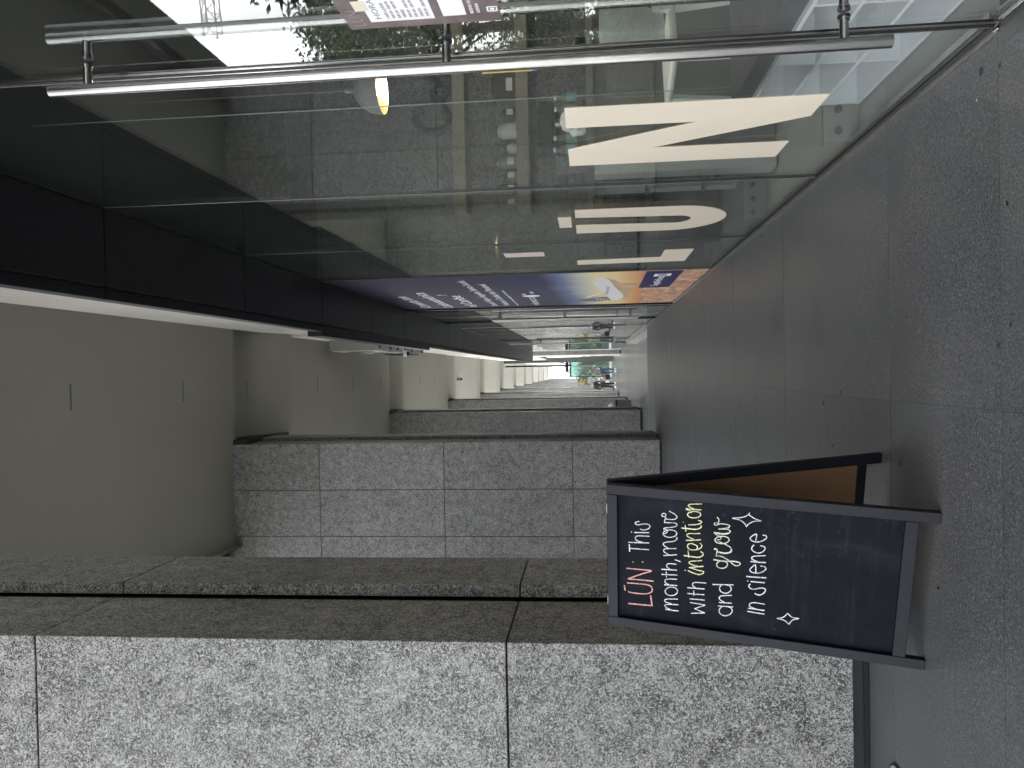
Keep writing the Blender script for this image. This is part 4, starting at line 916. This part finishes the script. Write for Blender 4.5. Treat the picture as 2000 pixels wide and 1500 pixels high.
sh = mb.build('shade', M['shade'], lamp, True)
mb2 = MB(); mb2.v = [(x*0.975, y*0.975, z*0.975) for x, y, z in mb.v]; mb2.f = [tuple(reversed(f)) for f in mb.f]; mb2.mi = list(mb.mi)
mb2.build('shade_lining', M['shade_in'], lamp, True)
MB().lathe((0,0,0.03), [(0.012, -0.045), (0.032, -0.03), (0.036, -0.005), (0.026, 0.02), (0.014, 0.045)], 14).build('bulb', M['bulb'], lamp, True)
MB().tube([(0,0,0.156), (0,0,0.20)], 0.014, 10).build('cap', M['shade'], lamp, True)
MB().tube([(0,0,0.20), (0,0,1.43)], 0.004, 6).build('cord', M['grey_dark'], lamp)
ld = bpy.data.lights.new('lamp_light', 'POINT'); ld.energy = 4.5; ld.color = (1.0, 0.86, 0.70); ld.shadow_soft_size = 0.008
lo = bpy.data.objects.new('lamp_light', ld); COL.objects.link(lo); lo.parent = lamp; lo.location = (0, 0, -0.022)
# stools with backs
M['stool'] = paint('pale_plastic', (0.82,0.84,0.80), 0.4, 0.05)
def stool(x, y, rz, label):
    s_ = thing('bar_stool', label, 'stool', (x, y, -0.012), 'pale stools at the coffee bar', rz)
    mb = MB()
    for sx, sy in ((-1,-1),(1,-1),(1,1),(-1,1)):
        MB().obox((sx*0.19 - 0.02, sy*0.19 - 0.02, 0), (0.034,0,0), (0,0.034,0), (-sx*0.035, -sy*0.035, 0.64)).build('leg', M['stool'], s_, bevel=0.004)
    MB().box(-0.19, 0.19, -0.20, 0.20, 0.64, 0.675).build('seat', M['stool'], s_, bevel=0.012)
    v, f = [], []
    nx, nz = 9, 7
    for th in (0, 1):
        for j in range(nz):
            for i in range(nx):
                u = -1 + 2*i/(nx-1); w = j/(nz-1)
                hwid = 0.13 + 0.06*math.sin(w*math.pi*0.75)
                v.append((u*hwid, -0.205 - 0.05*w + 0.05*u*u + 0.014*th, 0.70 + 0.33*w - 0.02*u*u*w))
    N = nx*nz
    for j in range(nz-1):
        for i in range(nx-1):
            a = j*nx+i; f.append((a, a+1, a+nx+1, a+nx)); f.append((N+a, N+a+nx, N+a+nx+1, N+a+1))
    for i in range(nx-1):
        f.append((i, N+i, N+i+1, i+1)); a = (nz-1)*nx+i; f.append((a, a+1, N+a+1, N+a))
    for j in range(nz-1):
        a = j*nx; f.append((a, a+nx, N+a+nx, N+a)); a = j*nx+nx-1; f.append((a, N+a, N+a+nx, a+nx))
    MB().add(v, f).build('backrest', M['stool'], s_, True)
    MB().box(-0.14, -0.11, -0.20, -0.175, 0.66, 0.76).box(0.11, 0.14, -0.20, -0.175, 0.66, 0.76).build('back_support', M['stool'], s_)
    MB().box(-0.185, 0.185, -0.19, -0.165, 0.24, 0.265).box(-0.185, 0.185, 0.165, 0.19, 0.24, 0.265).build('footrest', M['stool'], s_)
stool(1.66, 4.18, 0.35, 'pale plastic bar stool nearer the glass, facing the coffee bar')
stool(2.25, 4.10, -0.25, 'second pale bar stool, deeper inside the cafe')
M['clear'] = glass_mat('clear_bottle', (0.80,0.86,0.86), 0.12, 0.6)
M['teal'] = mat('teal_label', (0.16,0.33,0.34), 0.5)
def bottle(x, y, label):
    b_ = thing('water_bottle', label, 'bottle', (x, y, 1.0855), 'water bottles on the coffee bar')
    MB().lathe((0,0,0), [(0.030,0),(0.032,0.02),(0.030,0.04),(0.032,0.06),(0.031,0.15),(0.020,0.18),(0.013,0.19),(0.013,0.20)], 14).build('body', M['clear'], b_, True)
    MB().lathe((0,0,0.065), [(0.0328,0),(0.0328,0.07)], 14).build('label_band', M['teal'], b_.children[-1], True)
    MB().lathe((0,0,0.2005), [(0.0155,0),(0.0155,0.016)], 12).build('cap', M['white_plastic'], b_)
bottle(1.86, 5.3, 'clear water bottle, first from the wall side, standing upright on the bar')
bottle(1.78, 5.3, 'clear water bottle touching its twin, half hidden by the letter N')
bottle(1.54, 5.15, 'clear water bottle behind the pile of napkins')
bottle(1.435, 5.05, 'clear water bottle at the bar end, its cap showing beside the N')
nk = thing('napkin_pile', 'crumpled white napkins heaped on the bar beside the bottles', 'napkins', (1.60, 5.0, 1.0855))
bm = bmesh.new(); bmesh.ops.create_icosphere(bm, subdivisions=3, radius=0.1)
for v in bm.verts: v.co *= random.uniform(0.72, 1.15); v.co.z = max(0, v.co.z*1.1 + 0.06); v.co.x *= 0.9
me = bpy.data.meshes.new('napkin'); bm.to_mesh(me); bm.free(); me.materials.append(M['paper'])
link('napkin', me, nk)
cm = thing('coffee_machine', 'black coffee machine standing at the back of the bar', 'coffee machine', (1.72, 5.55, 1.0855))
MB().box(-0.16, 0.16, -0.16, 0.16, 0.0, 0.03).build('base', M['dark_machine'], cm, bevel=0.006)
MB().box(-0.16, 0.16, 0.02, 0.16, 0.0305, 0.22).build('body', M['dark_machine'], cm, bevel=0.01)
MB().box(-0.16, 0.16, -0.15, 0.16, 0.2205, 0.34).build('head', M['dark_machine'], cm, bevel=0.02)
MB().tube([(0.02,-0.08,0.219),(0.02,-0.08,0.16)], 0.03, 12).build('spout', M['steel'], cm)
MB().tube([(-0.13,-0.17,0.10),(-0.02,-0.17,0.10)], 0.006, 8).build('lever', M['steel'], cm)
hd = thing('card_holder', 'clear upright card holder at the corridor end of the bar', 'card holder', (1.33, 5.0, 1.0855))
MB().obox((-0.06,0,0), (0.12,0,0), (0,0.05,0.20), (0,0.004,-0.001)).build('sheet', M['clear'], hd)
MB().box(-0.06, 0.06, -0.05, 0.06, 0.0, 0.004).build('foot', M['clear'], hd)
tm = thing('payment_terminal', 'small dark payment terminal on the bar by the first bottle', 'terminal', (2.12, 5.15, 1.0855))
MB().obox((-0.05,-0.09,0.0), (0.10,0,0), (0,0.17,0.05), (0,-0.01,0.05)).build('body', M['dark_machine'], tm, bevel=0.006)
MB().obox((-0.04,-0.06,0.064), (0.08,0,0), (0,0.07,0.0206), (0,-0.0003,0.001)).build('screen', M['grey_metal'], tm)
cab = thing('dark_cabinet', 'black shelving cabinet against the cafe wall behind the letter L', 'cabinet', (1.05, 6.55, 0.0))
MB().box(0, 0.7, 0, 0.4, 0, 0.95).build('carcass', M['dark_machine'], cab)
for z in (0.2, 0.5, 0.8): MB().box(0.03, 0.67, -0.02, -0.001, z, z + 0.1).build('drawer_front', M['grey_dark'], cab)
pk = [thing('snack_basket', 'small red and brown snack basket on the cabinet', 'basket', (1.35, 6.7, 0.951))]
MB().box(-0.16, 0.16, -0.1, 0.1, 0, 0.07).build('tray', M['brown'], pk[0], bevel=0.01)
for k in range(4): MB().box(-0.14 + 0.075*k, -0.08 + 0.075*k, -0.08, 0.08, 0.0705, 0.13).build('packet', mat('red_packet', (0.28,0.05,0.04), 0.5) if k == 0 else bpy.data.materials['red_packet'], pk[0])

# ---------------------------------------------------------------- far end of the arcade
ep = thing('granite_pier', 'granite end pier with a pale edge strip past the last canopy panel', 'pier', (0.76, 37.4, fz(37.4)), 'granite end pier')
for z0, z1 in ((0.05, 1.9), (1.91, 4.0), (4.01, 7.2)):
    MB().box(0.03, 2.4, 0.0, 0.03, z0, z1).box(0.03, 2.4, 0.031, 1.2, z0, z1).build('stone_course', M['granite_far'], ep)
MB().box(-0.02, 0.029, -0.006, 1.2, 0.0, 7.2).build('edge_strip', M['wall_white'], ep)
MB().box(0.03, 2.4, 0.02, 1.19, 0.0, 0.049).build('plinth', M['plinth'], ep)
pf = thing('portal_frame', 'dark steel portal frame standing past the granite end pier', 'frame', (0.0, 52.0, fz(52)))
MB().box(0.60, 0.95, 0.0, 0.4, 0.0, 7.3).build('post', M['grey_dark'], pf)
MB().box(0.34, 0.44, 0.0, 0.1, 2.75, 7.2).build('post', M['trim_dark'], pf)
MB().box(-0.05, 0.60, 0.0, 0.12, 2.95, 3.15).build('cross_bar', M['trim_dark'], pf)
kz = fz(56)
ki = thing('glass_kiosk', 'green tinted glass kiosk with a black frame behind the walking people', 'kiosk', (-0.42, 56.0, kz))
for x in (0.0, 1.27): MB().box(x - 0.03, x + 0.03, 0.0, 0.06, 0.12, 2.95).build('post', M['trim_dark'], ki)
MB().box(0.72, 0.77, 0.0, 0.06, 0.12, 2.95).build('mullion', M['steel_bright'], ki)
MB().box(-0.03, 1.3, 0.0, 2.6, 2.951, 3.03).build('roof', M['trim_dark'], ki)
MB().box(-0.03, 1.3, 0.0, 2.6, 0.0, 0.119).build('base', M['wall_white'], ki)
MB().box(0.031, 0.719, 0.02, 0.03, 0.12, 2.949).build('pane', M['glass_green'], ki)
MB().box(0.771, 1.239, 0.02, 0.03, 0.12, 2.949).build('pane', M['glass_green'], ki)
MB().box(0.031, 1.239, 2.50, 2.51, 0.12, 2.949).build('pane', M['glass_green'], ki)

M['leaf_a'] = mat('leaf_dark', (0.045,0.075,0.022), 0.55)
M['leaf_b'] = mat('leaf_mid', (0.075,0.12,0.03), 0.5)
M['leaf_c'] = mat('leaf_light', (0.13,0.19,0.045), 0.5)
for k in ('leaf_a', 'leaf_b', 'leaf_c'): M[k].node_tree.nodes['Principled BSDF'].inputs['Subsurface Weight'].default_value = 0.0
M['bark'] = paint('bark', (0.10,0.075,0.055), 0.85, 0.3, 9.0)
def foliage(clumps, per, size, seed):
    rng = random.Random(seed)
    v, f, mi = [], [], []
    for cx, cy, cz, r in clumps:
        for _ in range(per):
            while True:
                d = Vector((rng.uniform(-1,1), rng.uniform(-1,1), rng.uniform(-1,1)))
                if 0.05 < d.length < 1: break
            p = Vector((cx, cy, cz)) + d * r * (0.55 + 0.45*rng.random())
            a = Vector((rng.uniform(-1,1), rng.uniform(-1,1), rng.uniform(-0.8,0.4))).normalized()
            b = a.orthogonal().normalized(); b = (b*math.cos(rng.uniform(0,6.28)) + a.cross(b)*math.sin(rng.uniform(0,6.28))).normalized()
            s_ = size * rng.uniform(0.6, 1.35)
            o = len(v)
            v += [tuple(p - a*s_), tuple(p + b*s_*0.42), tuple(p + a*s_), tuple(p - b*s_*0.42)]
            f.append((o, o+1, o+2, o+3)); mi.append(rng.choice((0,0,1,1,1,2)))
    mb = MB(); mb.v = v; mb.f = f; mb.mi = mi
    return mb
LEAF = [M['leaf_a'], M['leaf_b'], M['leaf_c']]
def tree(x, y, h, rad, label, seed, per=170, low=0.25):
    rng = random.Random(seed)
    t_ = thing('street_tree', label, 'tree', (x, y, -0.62), 'trees along the pavement outside')
    tp = [(0,0,0), (0.08,0.05,h*0.22), (-0.06,0.1,h*0.45), (0.1,0.0,h*0.75), (0.0,0.05,h*0.93)]
    MB().tube(tp, [0.17, 0.14, 0.11, 0.06, 0.02], 9).build('trunk', M['bark'], t_, True)
    cl = []
    for k in range(36):
        w = rng.random(); a = rng.uniform(0, 6.28)
        rr = rad * math.sin(math.pi * (0.12 + 0.86*w)) * rng.uniform(0.45, 1.05)
        z = h * (low + (1-low)*w)
        cl.append((rr*math.cos(a), rr*math.sin(a), z, rad*rng.uniform(0.22, 0.42)))
    for k in range(9):
        c = cl[k*3]
        MB().tube([(0, 0.03, max(h*0.2, c[2]*0.7)), (c[0]*0.5, c[1]*0.5, c[2]*0.86), (c[0], c[1], c[2])], [0.05, 0.03, 0.01], 6).build('limb', M['bark'], t_, True)
    foliage(cl, per, 0.085, seed).build('crown', LEAF, t_)
tree(-6.8, 19.2, 8.6, 3.0, 'tall leafy tree reflected in the nearest door', 3, 620)
tree(-9.5, 25.5, 9.5, 3.4, 'second leafy tree deeper in the door reflection', 5, 520)
tree(-6.9, 6.9, 9.5, 2.9, 'dense leafy tree, added unseen to block light beside the first bay', 8, 520, 0.12)  # out of view; put in to cut light through the open left bay
tree(-6.9, 11.0, 9.8, 2.9, 'dense leafy tree, added unseen to block light at the second pier', 9, 520, 0.12)  # second unseen tree, added to keep light off the second pier
tree(-17.0, 52.0, 9.5, 3.4, 'last leafy tree along the pavement outside', 13)
def shrub(x, y, z, w, l, h, label, seed, per=120, m_=None):
    rng = random.Random(seed)
    t_ = thing('shrub', label, 'shrub', (x, y, z), 'clipped shrubs outside the arcade')
    cl = [(rng.uniform(-w, w), rng.uniform(-l, l), rng.uniform(h*0.25, h*0.8), h*0.32) for _ in range(22)]
    foliage(cl, per, 0.085, seed).build('leaves', [M['leaf_b'], M['leaf_c'], M['leaf_c']], t_)
    MB().box(-w*1.1, w*1.1, -l*1.1, l*1.1, 0, h*0.22).build('planter', M['concrete'], t_, bevel=0.01)
shrub(-4.95, 14.6, -0.62, 0.5, 1.9, 1.35, 'bright green shrub in a long planter outside the second pier', 21)
shrub(-6.0, 18.6, -0.62, 0.5, 1.9, 1.35, 'bright green shrub in the next planter along', 22)
shrub(-7.2, 23.5, -0.62, 0.5, 1.9, 1.4, 'green planter shrub farthest along the pavement', 23)
hg = thing('hedge', 'long green hedge along the pavement behind the street trees', 'hedge', (-10.6, 30.0, -0.62))
rng_ = random.Random(77)
foliage([(rng_.uniform(-0.5, 0.5), rng_.uniform(-14, 16), rng_.uniform(0.4, 2.5), rng_.uniform(0.5, 0.85)) for _ in range(110)], 190, 0.10, 31).build('leaves', LEAF, hg)
MB().box(-0.5, 0.5, -14.5, 16.5, 0, 0.5).build('planter', M['concrete'], hg)
shrub(0.2, 60.5, fz(60), 0.9, 0.8, 2.6, 'dense green planting behind the glass kiosk', 24, 160)

# buildings outside: seen in reflection and at the far end
M['facade_w'] = paint('white_facade', (0.70,0.70,0.72), 0.6, 0.03)
M['facade_g'] = paint('grey_facade', (0.36,0.35,0.33), 0.7, 0.08)
M['win_dark'] = mat('dark_window', (0.04,0.05,0.06), 0.15)
db = thing('office_building', 'white far building with a dotted perforated facade beyond the arcade', 'building', (-9, 175, -0.62))
MB().box(0, 14, 0, 10, 0, 13.2).build('wall', M['facade_w'], db)
k = 0
for r in range(9):
    for c_ in range(10):
        if (r + c_) % 3 == 2 and c_ % 2: continue
        MB().box(7.0 + c_*0.52 + (r % 2)*0.26, 7.27 + c_*0.52 + (r % 2)*0.26, -0.03, 0.0, 6.2 + r*0.72, 6.55 + r*0.72).build('perforation', M['win_dark'], db)
for (x, y, w, d, h, lab) in ((-46, 2, 12, 26, 11, 'grey block across the street behind the trees'), (-50, 40, 14, 30, 9, 'lower grey block farther up the street')):
    b_ = thing('office_building', lab, 'building', (x, y, -0.62))
    MB().box(0, w, 0, d, 0, h).build('wall', M['facade_g'], b_)
    wm = MB().box(w + 0.001, w + 0.06, 0.0, 1.6, 0.0, 1.5).mesh('window', M['win_dark'])
    for r in range(int(h // 3.2)):
        for c_ in range(int(d // 3)): link('window', wm, b_, (0, 0.8 + 3*c_, 1.2 + 3.2*r))
cr = thing('tower_crane', 'lattice tower crane jib against the sky, seen reflected above the door handle', 'crane', (-48.0, 66.0, -0.62))
def lattice(mb, a, b, w, n, r):
    a, b = Vector(a), Vector(b); d = (b-a); u = d.orthogonal().normalized(); v = d.normalized().cross(u)
    cs_ = [(u+v)*w, (u-v)*w, (-u-v)*w, (-u+v)*w]
    for q in cs_: mb.tube([a+q, b+q], r, 5)
    for i in range(n):
        p0, p1 = a + d*(i/n), a + d*((i+1)/n)
        for k in range(4):
            mb.tube([p0+cs_[k], p1+cs_[(k+1) % 4]], r*0.6, 4); mb.tube([p1+cs_[k], p1+cs_[(k+1) % 4]], r*0.6, 4)
M['crane'] = mat('crane_paint', (0.30,0.22,0.24), 0.5)
mb = MB(); lattice(mb, (0,0,0), (0,0,37), 0.8, 20, 0.10); mb.build('mast', M['crane'], cr)
mb = MB(); lattice(mb, (-8,0,36.5), (19.5,0,34.2), 0.62, 16, 0.075); mb.build('jib', M['crane'], cr)
MB().box(-1, 1, -1, 1, 37.1, 39.5).build('cab', M['crane'], cr)

# market stalls, bin and people
stall_m = [mat('banner_yellow', (0.30,0.21,0.08), 0.6), mat('banner_red', (0.25,0.08,0.07), 0.6), mat('banner_white', (0.75,0.75,0.75), 0.6)]
for k, (x, y, lab) in enumerate(((-1.02, 66.0, 'market stall with a yellow awning past the kiosk'), (-1.0, 74.0, 'market stall with a red awning, farther off'))):
    s_ = thing('market_stall', lab, 'stall', (x, y, fz(y)))
    MB().box(-0.5, 0.45, 0.0, 1.2, 0.0, 0.9).build('counter', stall_m[2], s_)
    MB().obox((-0.55,-0.3,1.9), (1.05,0,0), (0,1.6,0.5), (0,-0.05,0.04)).build('awning', stall_m[k], s_)
    MB().box(-0.5,-0.46,0.0,0.04,0.901,1.95).box(0.41,0.45,0.0,0.04,0.901,1.95).build('post', M['grey_dark'], s_)
    MB().box(-0.35, 0.3, -0.02, -0.001, 0.3, 0.75).build('banner', M['dark_print'], s_)
wb = thing('waste_bin', 'dark waste bin with a white bag on top beside the fourth pier', 'bin', (-1.33, 28.6, fz(28.6)))
MB().box(-0.24, 0.24, -0.2, 0.2, 0.0, 0.50).build('body', M['grey_dark'], wb, bevel=0.015)
MB().box(-0.26, 0.26, -0.22, 0.22, 0.501, 0.55).build('rim', M['trim_dark'], wb, bevel=0.008)
bm = bmesh.new(); bmesh.ops.create_icosphere(bm, subdivisions=3, radius=0.2)
for v in bm.verts: v.co *= random.uniform(0.9, 1.06); v.co.z = v.co.z*0.8 + 0.14
me = bpy.data.meshes.new('rubbish_bag'); bm.to_mesh(me); bm.free(); me.materials.append(M['paper'])
me.polygons.foreach_set('use_smooth', [True]*len(me.polygons))
link('bag', me, wb, (-0.05, 0, 0.53))

SKIN = mat('skin', (0.42,0.26,0.19), 0.55); HAIR = mat('dark_hair', (0.018,0.014,0.012), 0.5)
def skinned(name, pts, edges, radii, m_, parent, root=0, sub=1):
    me = bpy.data.meshes.new(name); me.from_pydata(pts, edges, []); me.materials.append(m_); me.update()
    o = link(name, me, parent)
    md = o.modifiers.new('skin', 'SKIN'); md.use_smooth_shade = True
    for i, sv in enumerate(me.skin_vertices[0].data):
        r = radii[i]; sv.radius = (r, r) if not isinstance(r, tuple) else r
        sv.use_root = (i == root)
    sb = o.modifiers.new('sub', 'SUBSURF'); sb.levels = sub; sb.render_levels = sub
    return o
def person(x, y, h, rz, label, top, trouser, shoe, arm_l, arm_r, stride):
    p = thing('person', label, 'person', (x, y, fz(y)), None, rz)
    k = h / 1.65
    P = lambda *q: tuple(c*k for c in q)
    s_ = stride
    # one continuous body: pelvis, spine, neck, head, arms, legs
    pts = [P(0,0,.90), P(0,0,1.08), P(0,.0,1.30), P(0,-.01,1.40), P(0,-.02,1.50), P(0,-.01,1.60),
           P(.16,0,1.34), P(*arm_l[0]), P(*arm_l[1]), P(-.16,0,1.34), P(*arm_r[0]), P(*arm_r[1]),
           P(.09,0,.86), P(.10,-.10*s_,.48), P(.10,-.02+.16*s_,.08), P(.10,-.14+.16*s_,.04),
           P(-.09,0,.86), P(-.10,.08*s_,.48), P(-.10,-.02-.22*s_,.08), P(-.10,-.14-.22*s_,.04)]
    ed = [(0,1),(1,2),(2,3),(3,4),(4,5),(2,6),(6,7),(7,8),(2,9),(9,10),(10,11),(0,12),(12,13),(13,14),(14,15),(0,16),(16,17),(17,18),(18,19)]
    rd = [.13,.115,.14,.055,.085,.075,.062,.045,.035,.062,.045,.035,.085,.062,.042,.038,.085,.062,.042,.038]
    skinned('body', pts, ed, [r*k for r in rd], SKIN, p)
    sh = [P(0,0,.88), P(0,0,1.08), P(0,0,1.28), P(0,0,1.37), pts[6], pts[7], tuple(pts[7][i]*.35 + pts[8][i]*.65 for i in range(3)), pts[9], pts[10], tuple(pts[10][i]*.35 + pts[11][i]*.65 for i in range(3))]
    skinned('jacket', sh, [(0,1),(1,2),(2,3),(2,4),(4,5),(5,6),(2,7),(7,8),(8,9)], [r*k for r in (.155,.14,.165,.08,.085,.062,.055,.085,.062,.055)], top, p)
    tr = [P(0,0,.92), pts[12], pts[13], tuple(pts[14]), pts[16], pts[17], tuple(pts[18])]
    skinned('trousers', tr, [(0,1),(1,2),(2,3),(0,4),(4,5),(5,6)], [r*k for r in (.145,.105,.078,.058,.105,.078,.058)], trouser, p)
    hr = [P(0,.03,1.62), P(0,.06,1.54), P(0,.06,1.42)]
    skinned('hair', hr, [(0,1),(1,2)], [.095*k,.085*k,.06*k], HAIR, p)
    for a in (15, 19):
        q = pts[a]; MB().obox((q[0]-.045*k, q[1]-.08*k, 0), (.09*k,0,0), (0,.24*k,0), (0,0,.085*k)).build('shoe', shoe, p, bevel=0.012)
    return p
GR = mat('grey_shirt', (0.16,0.17,0.15), 0.8); JN = mat('blue_denim', (0.045,0.075,0.14), 0.85); BK = mat('black_cloth', (0.012,0.012,0.016), 0.8); WS = mat('white_shoe', (0.6,0.6,0.6), 0.6)
person(-0.02, 45.8, 1.62, 0.15, 'person in a grey top and blue jeans walking, arm raised to a bag', GR, JN, WS, [(.30,-.03,1.16), (.24,-.22,1.25)], [(-.25,.02,1.10), (-.27,-.05,.86)], 0.9)
person(-0.86, 46.3, 1.56, -0.2, 'person in a long black jacket walking next to the granite piers', BK, BK, WS, [(.24,0,1.08), (.28,-.12,.84)], [(-.24,.03,1.08), (-.25,-.06,.84)], 0.7)
bg_ = thing('shoulder_bag', 'black bag with a pink strap carried between the two walking people', 'bag', (-0.38, 45.9, fz(45.9) + 0.34))
MB().box(-0.15, 0.15, -0.1, 0.1, 0, 0.28).build('bag_body', BK, bg_, bevel=0.04)
MB().tube([(-0.12,0,0.28), (-0.05,0,0.44), (0.16,0,0.52), (0.13,0,0.28)], 0.022, 8).build('strap', mat('pink_strap', (0.62,0.08,0.12), 0.6), bg_, True)
